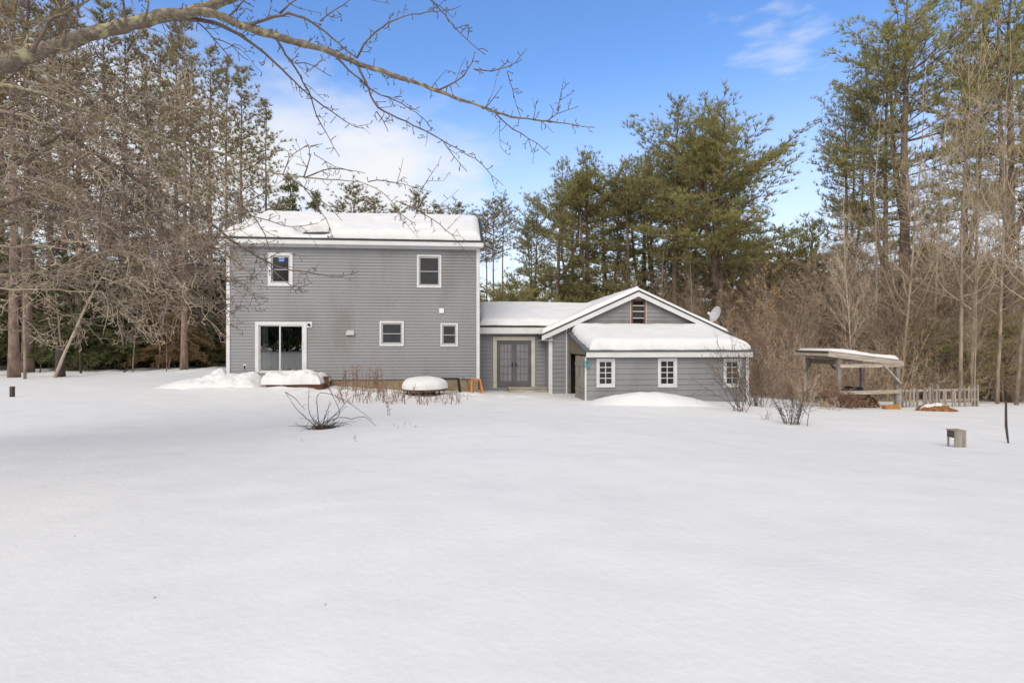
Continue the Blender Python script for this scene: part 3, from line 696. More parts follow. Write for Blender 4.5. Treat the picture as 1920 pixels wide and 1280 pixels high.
# weathered side with an open doorway
ZO = Z(664, SF0, -1.2)
mb = MB(); vs_ = np.linspace(VS, VG - .025, 15)
for i, (p, q_) in enumerate(zip(vs_[:-1], vs_[1:])):
    o = .004 * (i % 3); lo = ZO + (.03 if i % 2 else 0)
    v8 = [(SF0 - .01 - o, p + .004, lo), (SF0 - .01 - o, q_ - .004, lo), (SF0 - .01 - o, q_ - .004, LR(q_)), (SF0 - .01 - o, p + .004, LR(p))]
    v8 = v8 + [(SF0 + .02, y, z) for _, y, z in v8]
    mb.add(v8, None, [(0, 1, 2, 3), (7, 6, 5, 4), (0, 4, 5, 1), (1, 5, 6, 2), (2, 6, 7, 3), (3, 7, 4, 0)])
mb.build('side_wall', M['barn_wood'], house, label='weathered plank side of the lean-to')
mb = MB(); vs_ = np.linspace(VS + .03, -1.25, 7)
for i, (p, q_) in enumerate(zip(vs_[:-1], vs_[1:])):
    o = .006 * (i % 2); mb.box(SF0 - .05 - o, SF0 - .015, p + .004, q_ - .004, -.9, ZO - .03 - .02 * (i % 3))
mb.box(SF0 - .075, SF0 - .057, VS + .05, -1.27, -.25, -.12); mb.box(SF0 - .075, SF0 - .057, VS + .05, -1.27, ZO - .4, ZO - .28)
mb.build('plank_door', M['old_wood'], house, label='weathered plank door')
mb = MB()
for (vv, ww) in ((-1.18, .08), (.22, .08)):
    mb.box(SF0 - .02, SF0 + .06, vv - ww / 2, vv + ww / 2, -.9, ZO - .01)
mb.beam((SF0 + .5, -.75, -.7), (SF0 + .4, -.35, ZO - .1), .09, .05, (1, 0, 0))
mb.build('door_post', M['barn_wood'], house)
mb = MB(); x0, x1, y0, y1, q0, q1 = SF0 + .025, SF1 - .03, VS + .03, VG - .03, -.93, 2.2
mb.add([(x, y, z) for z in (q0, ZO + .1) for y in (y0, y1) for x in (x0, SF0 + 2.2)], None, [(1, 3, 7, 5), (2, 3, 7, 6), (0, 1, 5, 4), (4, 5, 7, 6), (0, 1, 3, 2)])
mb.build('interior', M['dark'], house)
mb = MB(); mb.box(SF0 - .125, SF0 - .075, VG - .05, VG - .035, -.95, Z(613, SF0, VG)); mb.build('corner_board', M['trim'], house)
mb = MB(); clap(mb, rightw(SF1), VS, VG, -.95, SE0, .198); mb.build('side_wall', M['siding'], house)
# triangular infill on the far side of the lean-to
mb = MB(); mb.add([(SF1 + .01, VS, SE0), (SF1 + .01, VG, SE0), (SF1 + .01, VG, LR(VG)), (SF1 + .01, VS, LR(VS))], None, [(0, 1, 2, 3)]); mb.build('side_wall', M['siding'], house)

# ------------------------------------------------------------------ snow on the roofs
def blanket(name, label, P00, P10, P11, P01, T, e=(.2, .2, .25, .25), nu=120, nv=36, seed=0, rough=.12, extra=None, mat_='roof_snow', lift=.034, group=None, wob=.05):
    """snow lying on a slope: P00-P10 eave, P01-P11 ridge; e = edge rounding (left, right, eave, ridge)"""
    P00, P10, P11, P01 = [np.array(p, float) for p in (P00, P10, P11, P01)]
    a = np.linspace(0, 1, nu)[None, :]; b = np.linspace(0, 1, nv)[:, None]
    a = .5 - .5 * np.cos(a * math.pi) * (1 - .35 * np.sin(a * math.pi)); b = .5 - .5 * np.cos(b * math.pi) * (1 - .35 * np.sin(b * math.pi))
    a = np.broadcast_to(a, (nv, nu)); b = np.broadcast_to(b, (nv, nu))
    Lu = np.linalg.norm(P10 - P00); Lv = np.linalg.norm(P01 - P00)
    pos = ((1 - a) * (1 - b))[..., None] * P00 + (a * (1 - b))[..., None] * P10 + (a * b)[..., None] * P11 + ((1 - a) * b)[..., None] * P01
    x = a * Lu + seed * 13.7; y = b * Lv + seed * 5.1
    dl = a * Lu; dr_ = (1 - a) * Lu; de = b * Lv; dg = (1 - b) * Lv
    prof = np.ones_like(a)
    for d_, ee in zip((dl, dr_, de, dg), e):
        if ee <= 0: continue
        ee = ee * (1 + .5 * fbm(x * 1.4, y * 1.4, 2))
        t = np.clip(d_ / ee, 0, 1); prof = np.minimum(prof, np.sqrt(1 - (1 - t) ** 2))
    th = T * (1 + fbm(x * .5, y * .7, 3) * .35) * prof + prof * fbm(x * 2.2, y * 2.2, 3) * rough * T
    if extra is not None: th = extra(pos, th)
    # ragged edges
    du_ = (P10 - P00) / Lu; dv_ = (P01 - P00) / Lv
    eb = np.exp(-de / .35) * (fbm(x * 1.7, x * 0 + seed, 3) * wob * 2.2 - wob * .2); pos = pos + eb[..., None] * dv_
    pos = pos + (np.exp(-dl / .3) * fbm(y * 1.7, y * 0 + 3 + seed, 3) * wob * 1.5)[..., None] * du_
    n = np.cross(P10 - P00, P01 - P00); n /= np.linalg.norm(n)
    up = n * .55 + np.array([0, 0, .45]); up /= np.linalg.norm(up)
    top = pos + up * (th + lift)[..., None]; bot = pos + up * (lift - .001)
    ii = (np.arange(nv - 1)[:, None] * nu + np.arange(nu - 1)[None, :]).ravel()
    mb = MB(); q = np.stack([ii, ii + 1, ii + nu + 1, ii + nu], 1)
    mb.add(top.reshape(-1, 3), None, q); mb.add(bot.reshape(-1, 3), None, q[:, ::-1])
    o = mb.build(name, M[mat_], None, smooth=True); o.location = HW(0, 0, 0); o.rotation_euler = (0, 0, TH)
    return tag(o, label, 'snow', group)
ub, vb_ = U(592, .2), .55
us2 = U(703, 1.6)
def dents(pos, th):
    u, v = pos[..., 0], pos[..., 1]
    # slumped hollow with a ledge just above the eave, and two small lumps
    au = np.exp(-((u - ub) / .72) ** 6); ramp = np.clip((v - .02) / .12, 0, 1) * np.clip((.74 + .05 * np.sin(u * 6) - v) / .06, 0, 1); low = np.clip((.2 - v) / .1, 0, 1); hol = au * ramp; th = th * (1 - .82 * au * low) 
    th = th + .14 * np.exp(-((u - ub) / .7) ** 2 - ((v - 1.15) / .4) ** 2)
    th = th * (1 - hol) - .08 * hol
    th = th - .06 * np.exp(-((u - us2) / .22) ** 2 - ((v - 1.75) / .35) ** 2) + .07 * np.exp(-((u - us2) / .25) ** 2 - ((v - 2.4) / .3) ** 2)
    for px, w_ in ((770, .35), (805, .5)):
        uu = U(px, .5); th = th - .07 * np.exp(-((u - uu) / w_) ** 2 - ((v - .55) / .16) ** 2) + .03 * np.exp(-((u - uu) / w_) ** 2 - ((v - .95) / .2) ** 2)
    return th
blanket('roof_snow', 'thick snow blanket with slumped hollows on the tall main roof', (-.10, -.33, ZEAVE + .008), (HWD + .08, -.33, ZEAVE + .008), (HWD + .06, HD / 2 + .1, ZRIDGE + .0), (-.08, HD / 2 + .1, ZRIDGE), .33, (.55, .38, .32, .55), 240, 100, 1, extra=dents, rough=.25)
blanket('roof_snow', 'snow on the hidden back slope of the tall main roof', (HWD + .08, HD + .33, ZEAVE + .008), (-.10, HD + .33, ZEAVE + .008), (-.08, HD / 2 + .05, ZRIDGE), (HWD + .06, HD / 2 + .05, ZRIDGE), .24, (.25, .25, .2, .3), 60, 20, 2)
va, za = VC - .34, fz1 + .045
sc_ = (ZCR - fz1 - .02) / (VR - VC + .39)
blanket('roof_snow', 'bluish smooth snow on the low link roof between the tall block and the gable', (HWD + .06, va, za), (ul + 1.0, va, za), (UG0 + 3.4, VR + .1, ZCR + .02), (HWD + .06, VR + .1, ZCR + .02), .26, (.25, .0, .30, .4), 120, 40, 3, rough=.2)
zz = lambda u: roofz(u)
blanket('roof_snow', 'snow on the gabled wing slope that runs down to the link', (ul + .03, WD, zl + .0), (ul + .03, vf + .02, zl + .0), (upk + .04, vf + .02, zpk + .0), (upk + .04, WD, zpk + .0), .18, (.2, .13, .12, .0), 100, 40, 4)
blanket('roof_snow', 'thin snow on the gabled wing slope below the satellite dish', (ur - .12, vf + .02, zl + .06), (ur - .12, WD, zl + .06), (upk - .04, WD, zpk), (upk - .04, vf + .02, zpk), .13, (.12, .2, .15, .0), 100, 40, 5)
va, za, vb, zb = VS - .25, SE1 + .04, VG - .05, ZST
blanket('roof_snow', 'deep white snow slab with a wavy lip on the lean-to roof', (SF0 + .10, va + .04, za), (SF1 + .04, va + .04, za), (SF1 + .02, vb, zb), (SF0 + .12, vb, zb), .36, (.46, .55, .34, .18), 200, 50, 6, wob=.11)
# satellite dish on the wing's far slope
du_, dv_ = U(1352, 1.0), 1.0
zr = roofz(du_)
dish = thing('satellite_dish', 'grey satellite dish on a bracket at the low end of the gabled wing roof', 'satellite dish', HW(du_, dv_, zr), TH)
cx, cz = U(1341.5, .9) - du_, Z(589, du_, .9) - zr
nrm = Vector((-.90, -.26, .36)).normalized(); qd = nrm.to_track_quat('Z', 'Y')
mb = MB(); prof = []
ring_ = []
for (r_, h_) in ((0, -.07), (.15, -.055), (.28, -.02), (.36, .02), (.372, .02), (.36, .002), (.28, -.035), (.15, -.07), (0, -.085)): prof.append((max(r_, .001), h_))
m2 = MB(); m2.lathe(prof, (0, 0, 0), 28)
vv = np.concatenate(m2.V); vv[:, 0] *= .80
rot = np.array(qd.to_matrix()); mb.add(vv @ rot.T + np.array([cx, -.08, cz]), None, np.concatenate(m2.Q))
mb.build('reflector', M['dish'], dish, smooth=True)
c_ = np.array([cx, -.08, cz]); nn = np.array(nrm)
lo = c_ - np.array([0, 0, .3]) + nn * .02
mb = MB(); mb.tube([lo, lo + nn * .25 + np.array([0, 0, .05]), c_ + nn * .42 + np.array([0, 0, -.10])], .014, 6); mb.build('feed_arm', M['dish'], dish)
mb = MB(); t_ = c_ + nn * .42 + np.array([0, 0, -.10]); mb.beam(t_, t_ - nn * .09, .07, .08); mb.build('feed_horn', M['plastic_white'], dish)
mb = MB(); mb.tube([(0, 0, .0), (0.02, 0, cz * .55), c_ - nn * .1 - np.array([0, 0, .05])], .02, 6); mb.tube([(-.16, .12, .10), (0.01, 0, cz * .5)], .012, 5); mb.tube([(.1, -.1, -.02), (0.01, 0, cz * .5)], .012, 5); mb.box(-.1, .1, -.07, .07, -.04, .05)
mb.build('mount', M['black_metal'], dish)
# ------------------------------------------------------------------ tree kinds
def rv(rg): 
    v = np.array([rg.gauss(0, 1) for _ in range(3)]); return v / np.linalg.norm(v)
def trunk_path(rg, H, lean=(0, 0), wob=.02, n=14):
    z = np.linspace(0, H, n); x = lean[0] * (z / H) ** 1.2 * H; y = lean[1] * (z / H) ** 1.2 * H
    x = x + np.cumsum([rg.gauss(0, wob) for _ in z]) * (z / H) * H * .12; y = y + np.cumsum([rg.gauss(0, wob) for _ in z]) * (z / H) * H * .12
    return np.stack([x, y, z], 1)
def at(path, z):
    return np.array([np.interp(z, path[:, 2], path[:, 0]), np.interp(z, path[:, 2], path[:, 1]), z])
def conifer(seed, H, cb, Rm, r0, kind, forks=1, dens=1.0, bark='bark_pine', leaf='white_pine', lean=(0, 0), dead=0, lop=0.0, low_gap=.5):
    """returns meshes (trunk, branches, crown)"""
    rg = random.Random(seed); rng = np.random.default_rng(seed)
    T = MB(); path = trunk_path(rg, H, lean, .015 if kind != 'white' else .03)
    hz = path[:, 2] / H
    T.tube(path, r0 * (1 - hz * .93) * (1 + .25 * np.exp(-hz * 30)), 9)
    paths = [(path, H, 1.0)]
    for k in range(forks - 1):
        zf = H * rg.uniform(.30, .5); b0 = at(path, zf); a = rg.uniform(0, 6.28); HH = H * rg.uniform(.82, .97)
        m = 9; zz_ = np.linspace(zf, HH, m); s = (zz_ - zf) / (HH - zf); o = np.minimum(s * 3, 1) ** .7 * rg.uniform(.5, 1.1)
        pp = np.stack([b0[0] + math.cos(a) * o + s * math.cos(a) * .8, b0[1] + math.sin(a) * o + s * math.sin(a) * .8, zz_], 1)
        T.tube(pp, r0 * .68 * (1 - s * .93) * (1 - zf / H * .6), 8); paths.append((pp, HH, .75))
    P0, P1, A, B = [], [], [], []
    tp, td, tl = [], [], []
    def seg(p, q, a, b): P0.append(p); P1.append(q); A.append(a); B.append(b)
    for (pth, HH, k_) in paths:
        z = max(cb * H, pth[0][2] + .3)
        zlow = z
        while z < HH - .15:
            t = (z - zlow) / (HH - zlow)
            if kind == 'white':
                prof = (min(1, (1 - t) * 2.1 + .12)) * (.72 + .28 * math.sin(t * 2.6 + .3)); el0 = -.04 + t ** 1.3 * .95
                nb = rg.choice([3, 4, 4, 5]); step = rg.uniform(.35, .75) / dens
            elif kind == 'red':
                prof = min(1, (1 - t) * 1.7 + .12) * .95; el0 = .15 + t * .75; nb = rg.choice([3, 4, 4]); step = rg.uniform(.3, .55) / dens
            else:
                prof = (1 - t) ** .85 + .04; el0 = -.12 - .10 * (1 - t) + .5 * t ** 3; nb = rg.choice([5, 6, 7]); step = rg.uniform(.16, .3) / dens
            for b in range(nb):
                az = rg.uniform(0, 6.283); Lb = Rm * prof * k_ * rg.uniform(.45, 1.18)
                if lop: Lb *= 1 + lop * math.cos(az)
                if kind == 'white' and rg.random() < (.36 if t < low_gap else .10): continue
                if Lb < .2: Lb = .2
                el = el0 + rg.gauss(0, .13); zc = z + rg.uniform(-.12, .12)
                if zc > HH: continue
                base = at(pth, zc); dh = np.array([math.cos(az), math.sin(az), 0.0]); sd_ = np.array([-math.sin(az), math.cos(az), 0.0])
                n = max(3, int(Lb / .45)); pts = [base]; cur = rg.uniform(.0, .38) if kind != 'hem' else -.22
                for i in range(1, n + 1):
                    s = i / n
                    pts.append(base + dh * (Lb * s * math.cos(el)) + np.array([0, 0, 1.0]) * (Lb * (math.sin(el) * s + cur * s * s)) + sd_ * rg.gauss(0, .05) * Lb * s)
                rb = max(.008, .011 * Lb + .006)
                for i in range(n): seg(pts[i], pts[i + 1], rb * (1 - .75 * i / n), rb * (1 - .75 * (i + 1) / n))
                pts = np.array(pts)
                if kind == 'white':
                    sp = .30; s0 = .38 if t < .6 else .2
                elif kind == 'red': sp = .34; s0 = .35 if t < .6 else .2
                else: sp = .22; s0 = .10
                nn_ = max(2, int(Lb * (1 - s0) / sp)); side = 1
                for j in range(nn_ + 1):
                    s = s0 + (1 - s0) * j / nn_; f = s * n; i = min(int(f), n - 1); p = pts[i] + (pts[i + 1] - pts[i]) * (f - i)
                    side = -side; ll = Lb * (.34 if kind != 'hem' else .26) * (1 - .55 * s) * rg.uniform(.6, 1.2) + .10
                    ang = rg.uniform(.5, .95) if s < .98 else 0
                    d = dh * math.cos(ang) + sd_ * side * math.sin(ang) + np.array([0, 0, rg.uniform(-.05, .30) if kind != 'hem' else rg.uniform(-.35, .0)]) + np.array([0, 0, max(0, el) * .6])
                    d = d / np.linalg.norm(d); q = p + d * ll
                    seg(p, q, rb * .35, .004)
                    nt_ = max(1, int(ll / (.17 if kind == 'white' else .24 if kind == 'red' else .15)))
                    for m in range(nt_ + 1):
                        if kind == 'red' and m < nt_ - 1 and rg.random() < .55: continue
                        f2 = (m + rg.uniform(-.3, .3)) / max(nt_, 1)
                        if kind == 'white':
                            for _ in range(1 if rg.random() < .75 else 2):
                                tp.append(p + d * ll * min(max(f2, .1), 1.05) + rng.normal(size=3) * np.array([.13, .13, .09]) + np.array([0, 0, .05]))
                                dd = d * .7 + np.array([0, 0, .6]) + rng.normal(size=3) * .25; td.append(dd / np.linalg.norm(dd)); tl.append(rg.uniform(.8, 1.25))
                            continue
                        tp.append(p + d * ll * min(max(f2, .1), 1.05) + rng.normal(size=3) * .03)
                        dd = d * .8 + np.array([0, 0, .55 if kind != 'hem' else -.1]); td.append(dd / np.linalg.norm(dd))
                        tl.append(rg.uniform(.8, 1.2))
            z += step
    for k in range(dead):
        zc = H * rg.uniform(.12, cb + .12); az = rg.uniform(0, 6.283); Lb = rg.uniform(.5, 2.4); base = at(path, zc); p = base; d = np.array([math.cos(az), math.sin(az), rg.uniform(-.25, .15)])
        for i in range(4):
            q = p + d * Lb / 4; seg(p, q, .016 * (1 - i / 5), .016 * (1 - (i + 1) / 5)); p = q; d = d + rng.normal(size=3) * .18; d[2] -= .05
            for _ in range(2):
                e = d + rng.normal(size=3) * .6; e /= np.linalg.norm(e); seg(p, p + e * rg.uniform(.2, .6), .006, .003)
    T.segs(P0, P1, A, B, 4)
    C = MB(); tp = np.array(tp); td = np.array(td); tl = np.array(tl)
    if kind == 'white': C.tufts(tp, td, tl * .33, .036, 9, .62, rng)
    elif kind == 'red': C.tufts(tp, td, tl * .30, .040, 12, .8, rng)
    else: C.tufts(tp, td, tl * .28, .05, 8, .7, rng)
    return [('trunk', T.mesh('trunk', M[bark], True)), ('crown', C.mesh('crown', M[leaf]))]

def bare(seed, H, r0, bark='bark_grey', twig='twig_tan', spread=.55, lean=(0, 0), first=.3, dens=1.0, leaves=0, leaf='beech_leaf', stems=1, fine=1, up=.12, leaf_size=.05):
    rg = random.Random(seed); rng = np.random.default_rng(seed)
    T = MB(); P0, P1, A, B = [], [], [], []; LP = []
    def twig_(p, d, L, r, depth):
        n = max(3, int(L / .28)); n = min(n, 9); st = L / n; q = p
        for i in range(n):
            d = d + rng.normal(size=3) * .13 + np.array([0, 0, up * (.5 if depth > 1 else 1)]); d = d / np.linalg.norm(d)
            e = q + d * st; ra, rb_ = r * (1 - .8 * i / n), r * (1 - .8 * (i + 1) / n)
            P0.append(q); P1.append(e); A.append(max(ra, .0044)); B.append(max(rb_, .0038)); q = e
            if depth < 2 + fine and rg.random() < .85 * dens:
                for _ in range(1 if rg.random() < .7 else 2):
                    c = np.cross(d, rv(rg)); c /= np.linalg.norm(c); a = rg.uniform(.45, .95)
                    nd = d * math.cos(a) + c * math.sin(a); twig_(q, nd, L * rg.uniform(.35, .6) * (1 - .3 * i / n), max(ra * .55, .003), depth + 1)
            elif leaves and rg.random() < leaves: LP.append(q + rng.normal(size=3) * .05)
    for s_ in range(stems):
        ln = lean if stems == 1 else (lean[0] + rg.gauss(0, .16), lean[1] + rg.gauss(0, .16))
        Hs = H * (1 if s_ == 0 else rg.uniform(.55, .95)); rs = r0 * (1 if s_ == 0 else rg.uniform(.5, .9))
        pth = trunk_path(rg, Hs, ln, .05, 12); pth[:, :2] += np.array([rg.gauss(0, .12), rg.gauss(0, .12)]) * (stems > 1)
        hz = pth[:, 2] / Hs
        T.tube(pth, rs * (1 - hz * .93), 7)
        nb = int(Hs * 2.6 * dens)
        for k in range(nb):
            t = first + (1 - first) * (k + rg.random()) / nb; p = at(pth, Hs * t); az = rg.uniform(0, 6.283); el = rg.uniform(.35, 1.05)
            d = np.array([math.cos(az) * math.cos(el), math.sin(az) * math.cos(el), math.sin(el)])
            L_ = Hs * spread * (1.05 - t) * rg.uniform(.35, .8) + .25
            twig_(p, d, L_, rs * (1 - t * .9) * rg.uniform(.3, .5), 1)
    Bm = MB(); Bm.segs(P0, P1, A, B, 3)
    out = [('trunk', T.mesh('trunk', M[bark], True)), ('crown', Bm.mesh('crown', M[twig]))]
    if LP:
        C = MB(); C.quads(LP, leaf_size, rng); out.append(('leaves', C.mesh('leaves', M[leaf])))
    return out
def thicket(seed, H, stems, twig='twig', rad=.5, leaves=0, leaf='beech_leaf', tw=.006, leaf_size=.045, out=.5, sub=9):
    """multi-stemmed bare bush"""
    rg = random.Random(seed); rng = np.random.default_rng(seed); P0, P1, A, B, LP = [], [], [], [], []
    for s_ in range(stems):
        az = rg.uniform(0, 6.283); r_ = rad * rg.random() ** .5 * .5; p = np.array([math.cos(az) * r_, math.sin(az) * r_, -.15]); el = rg.uniform(.9, 1.5); az += rg.gauss(0, .4)
        d = np.array([math.cos(az) * math.cos(el) * (1 + out), math.sin(az) * math.cos(el) * (1 + out), math.sin(el)]); d /= np.linalg.norm(d)
        L = H * rg.uniform(.55, 1.1); n = 8; r = tw * rg.uniform(1.2, 2.4)
        for i in range(n):
            d = d + rng.normal(size=3) * .10; d /= np.linalg.norm(d); q = p + d * L / n
            P0.append(p); P1.append(q); A.append(r * (1 - .75 * i / n)); B.append(r * (1 - .75 * (i + 1) / n)); p = q
            if i >= 1:
                for _ in range(max(1, sub // 4)):
                    e = d + rng.normal(size=3) * .5; e /= np.linalg.norm(e); l = L * rg.uniform(.10, .32); u = p
                    for j in range(3):
                        e = e + rng.normal(size=3) * .15 + np.array([0, 0, .08]); e /= np.linalg.norm(e); x = u + e * l / 3
                        P0.append(u); P1.append(x); A.append(tw * .7); B.append(tw * .5); u = x
                        f = e + rng.normal(size=3) * .7; f /= np.linalg.norm(f); P0.append(u); P1.append(u + f * l * .3); A.append(tw * .5); B.append(tw * .35)
                        if leaves and rg.random() < leaves: LP.append(u + rng.normal(size=3) * .05)
    Bm = MB(); Bm.segs(P0, P1, A, B, 3)
    o = [('stems', Bm.mesh('stems', M[twig]))]
    if LP:
        C = MB(); C.quads(LP, leaf_size, rng); o.append(('leaves', C.mesh('leaves', M[leaf])))
    return o
class Kind:
    def __init__(s, name, cat, parts): s.name, s.cat, s.parts, s.first = name, cat, parts, None
    def put(s, loc, rz, sc, label, group=None, tilt=None):
        if s.first is None:
            if len(s.parts) == 1:
                t = bpy.data.objects.new(s.name, s.parts[0][1]); COL.objects.link(t); t.location = loc; t.rotation_euler = (0, 0, rz); tag(t, label, s.cat, group)
            else: t = thing(s.name, label, s.cat, loc, rz, group)
            for n, me in (s.parts if len(s.parts) > 1 else ()):
                o = bpy.data.objects.new(n, me); COL.objects.link(o); o.parent = t
            t.scale = (sc,) * 3 if not hasattr(sc, '__len__') else sc; s.first = t
            if tilt: t.rotation_euler = (tilt[0], tilt[1], rz)
            return t
        r = dup(s.first, loc, rz, sc, label, None, tilt)
        if group: r['group'] = group
        elif 'group' in r: del r['group']
        return r
def spot(px, Y, dz=-.1):
    x = (px - 960) / F * Y; return (x, Y, G(x, Y) + dz)
def top_h(px, pytop, Y):
    return CAMZ + (640 - pytop) / F * Y - spot(px, Y)[2]
# ------------------------------------------------------------------ the woods
rg = random.Random(11)
# white pines beyond the low wing
WPA = Kind('white_pine', 'pine tree', conifer(1, 20, .44, 4.4, .34, 'white', forks=4, dens=.88, low_gap=.5))
WPB = Kind('white_pine', 'pine tree', conifer(2, 18, .46, 3.3, .26, 'white', forks=2, dens=1.0))
WPC = Kind('white_pine', 'pine tree', conifer(3, 17, .43, 3.0, .22, 'white', forks=2, dens=1.0, lop=.25))
WPD = Kind('white_pine', 'pine tree', conifer(4, 24, .40, 4.3, .34, 'white', forks=2, dens=.84, lop=.2, dead=20))
WPE = Kind('white_pine', 'pine tree', conifer(5, 24, .44, 3.9, .30, 'white', forks=3, dens=.66, dead=16))
RPA = Kind('red_pine', 'pine tree', conifer(6, 20, .36, 2.5, .19, 'red', bark='bark_redpine', leaf='red_pine', dead=34, dens=.72))
RPB = Kind('red_pine', 'pine tree', conifer(7, 18, .33, 2.3, .16, 'red', bark='bark_redpine', leaf='red_pine', dead=34, lop=.3, dens=.72))
RPC = Kind('red_pine', 'pine tree', conifer(8, 17, .68, 2.3, .15, 'red', bark='bark_redpine', leaf='red_pine', dead=10))
HMA = Kind('hemlock_tree', 'conifer', conifer(9, 8, .17, 2.3, .11, 'hem', leaf='hemlock', dens=.9))
HMB = Kind('hemlock_tree', 'conifer', conifer(10, 6.5, .2, 1.9, .09, 'hem', leaf='hemlock', dens=.9))
HMC = Kind('hemlock_tree', 'conifer', conifer(12, 7, .2, 2.1, .09, 'hem', leaf='brown_needles', dens=.8))
YPA = Kind('young_pine', 'pine tree', conifer(13, 8, .12, 2.6, .12, 'white', dens=1.1, low_gap=0))
YPB = Kind('young_pine', 'pine tree', conifer(14, 6, .10, 2.0, .09, 'white', dens=1.2, low_gap=0))
def put(K, px, Y, top, label, group=None, rz=None, natural=None, wide=1.0, tilt=None):
    h = top_h(px, top, Y); s = h / natural
    return K.put(spot(px, Y), rg.uniform(0, 6.28) if rz is None else rz, (s * wide, s * wide, s), label, group, tilt)
put(WPA, 1350, 34, 196, 'tallest forked pine with the broad rounded olive crown, above the satellite dish', rz=.6, natural=20.2, wide=1.3)
put(WPB, 1262, 36.5, 192, 'pine with a narrow crown just beside the broad rounded one', rz=1.0, natural=18.2, wide=1.05)
put(WPC, 1178, 39, 290, 'middle-height pine above the peak of the gabled wing', rz=2.6, natural=17.2, wide=1.15)
put(WPB, 1104, 40, 283, 'full olive pine standing behind the valley of the link roof', rz=4.0, natural=18.2, wide=1.2)
put(WPC, 1042, 41, 303, 'olive pine with a pointed top behind the link roof', rz=.5, natural=17.2, wide=1.15)
put(WPB, 1003, 43, 368, 'slim shorter pine at the open end of the pine row', rz=2.2, natural=18.2, wide=.8)
put(WPC, 1225, 42, 300, 'shaded pine half hidden among the taller row behind the gable', rz=5.0, natural=17.2, wide=1.1)
for px, Y, tp in ((1075, 48, 345), (1210, 47, 290), (1285, 46, 262), (1395, 44, 330)):
    put(WPC if px % 2 else WPB, px, Y, tp, 'further olive pine filling in behind the pine row beyond the wing', 'further pines behind the pine row', natural=17.2 if px % 2 else 18.2, wide=1.25)
put(WPB, 1135, 45, 330, 'further pine showing between two full olive ones', rz=5.6, natural=18.2, wide=1.2)
put(WPC, 1310, 41, 300, 'pine filling the gap beneath the broad rounded crown', rz=3.3, natural=17.2, wide=1.0)
# tall pines over the wood shed
put(WPD, 1697, 30, -70, 'very tall thick-trunked pine directly above the wood shed', rz=.4, natural=24.2, wide=1.05)
put(WPE, 1655, 33, 60, 'tall pine with a thinner trunk beside the thick one above the wood shed', rz=2.0, natural=24.2, wide=.85)
put(WPE, 1893, 28, -110, 'very tall pine at the edge of the picture beyond the fence', rz=3.9, natural=24.2, wide=1.0)
put(WPE, 1815, 38, 20, 'tall pine seen through the pale bare trees beyond the picket fence', rz=5.0, natural=24.2, wide=.7)
put(WPD, 1960, 33, -40, 'tall pine cut off by the picture edge beyond the fence', rz=1.7, natural=24.2, wide=1.0)
put(WPE, 1590, 40, 150, 'sparse pine with long level boughs between the two tall clumps', rz=4.8, natural=24.2, wide=.8)
# thin pines seen beside the tall block and over its ridge
for px, Y, tp in ((927, 54, 372), (944, 56, 368), (912, 58, 395)):
    put(RPC, px, Y, tp, 'slender pine with a tufted top, in the gap beside the tall block', 'slender pines in the gap beside the tall block', natural=17.2)
for px, Y, tp in ((668, 46, 343), (705, 50, 372), (780, 48, 358), (818, 52, 380), (862, 54, 378), (890, 57, 398), (742, 54, 385), (640, 52, 380), (995, 50, 410)):
    put(RPC, px, Y, tp, 'pine top rising just above the snowy ridge of the tall block', 'pine tops over the main ridge', natural=17.2, wide=1.25)
# the pine stand beside the house
LP = [(26, 25, -160, RPA, 1.0, 'thick pinkish pine trunk just behind the dark post'), (52, 29, -120, RPA, 1.1, 'second thick pine trunk further back from the dark post'), (148, 31, -60, RPB, 1.1, 'straight mid-size pine trunk above the leaning birch'),
      (345, 30, 40, RPA, .95, 'tall pine with a pinkish trunk standing midway between the birch and the house'), (450, 33, 125, RPB, 1.0, 'pine with a tufted ragged crown by the house corner'), (395, 37, 90, RPA, 1.0, 'pine between the pinkish trunk and the ragged crown'),
      (300, 36, 75, RPB, 1.0, 'pine crown showing against the blue sky under the thick bough'), (235, 34, 20, RPA, .9, 'dark pine trunk behind the arching lichened branches'), (-30, 27, -150, RPA, 1.0, 'pine partly cut off by the picture edge'), (190, 41, 0, RPB, 1.0, 'far pine above the leaning birch'),
      (95, 39, -40, RPA, 1.0, 'far pine between the two thick trunks and the birch'), (498, 42, 190, RPB, 1.0, 'short tufted pine just before the house roof corner'), (275, 43, 60, RPA, .9, 'most distant pine of the stand, seen as a thin trunk'), (425, 45, 110, RPA, .9, 'thin far pine behind the ragged crowned one'),
      (0, 36, -90, RPB, 1.0, 'pine standing behind the thick pinkish trunk'), (360, 46, 80, RPB, .9, 'far pine with its crown against open sky'), (120, 47, -20, RPB, .9, 'far thin pine trunk above the wood floor'), (330, 50, 50, RPA, .9, 'very far pine seen between closer trunks')]
for px, Y, tp, K, wd, lb in LP:
    put(K, px, Y, tp, lb, natural=20.2 if K is RPA else 18.2, wide=wd)
put(HMA, 545, 37, 308, 'dark dense spruce-shaped conifer peeping over the roof corner', natural=8.2, wide=.55)
put(HMA, 590, 39, 345, 'lower dark conifer behind the snowy ridge end', natural=8.2, wide=.6)
# understorey of hemlock and browning young conifers by the pine stand
for i in range(46):
    px = -60 + i * 11.2 + rg.uniform(-8, 8); Y = rg.uniform(31, 44); K = HMC if (290 < px < 460 and rg.random() < .65) else rg.choice([HMA, HMB, HMB])
    tp = rg.uniform(425, 540)
    nm = {'HMC': 7.2}.get('HMC' if K is HMC else '', 8.2 if K is HMA else 6.7)
    put(K, px, Y, tp, 'browning young conifer under the tall pines' if K is HMC else 'dark green young hemlock under the tall pines', 'browning young conifers under the pines' if K is HMC else 'young hemlocks under the pines', natural=nm, wide=rg.uniform(1.0, 1.3))
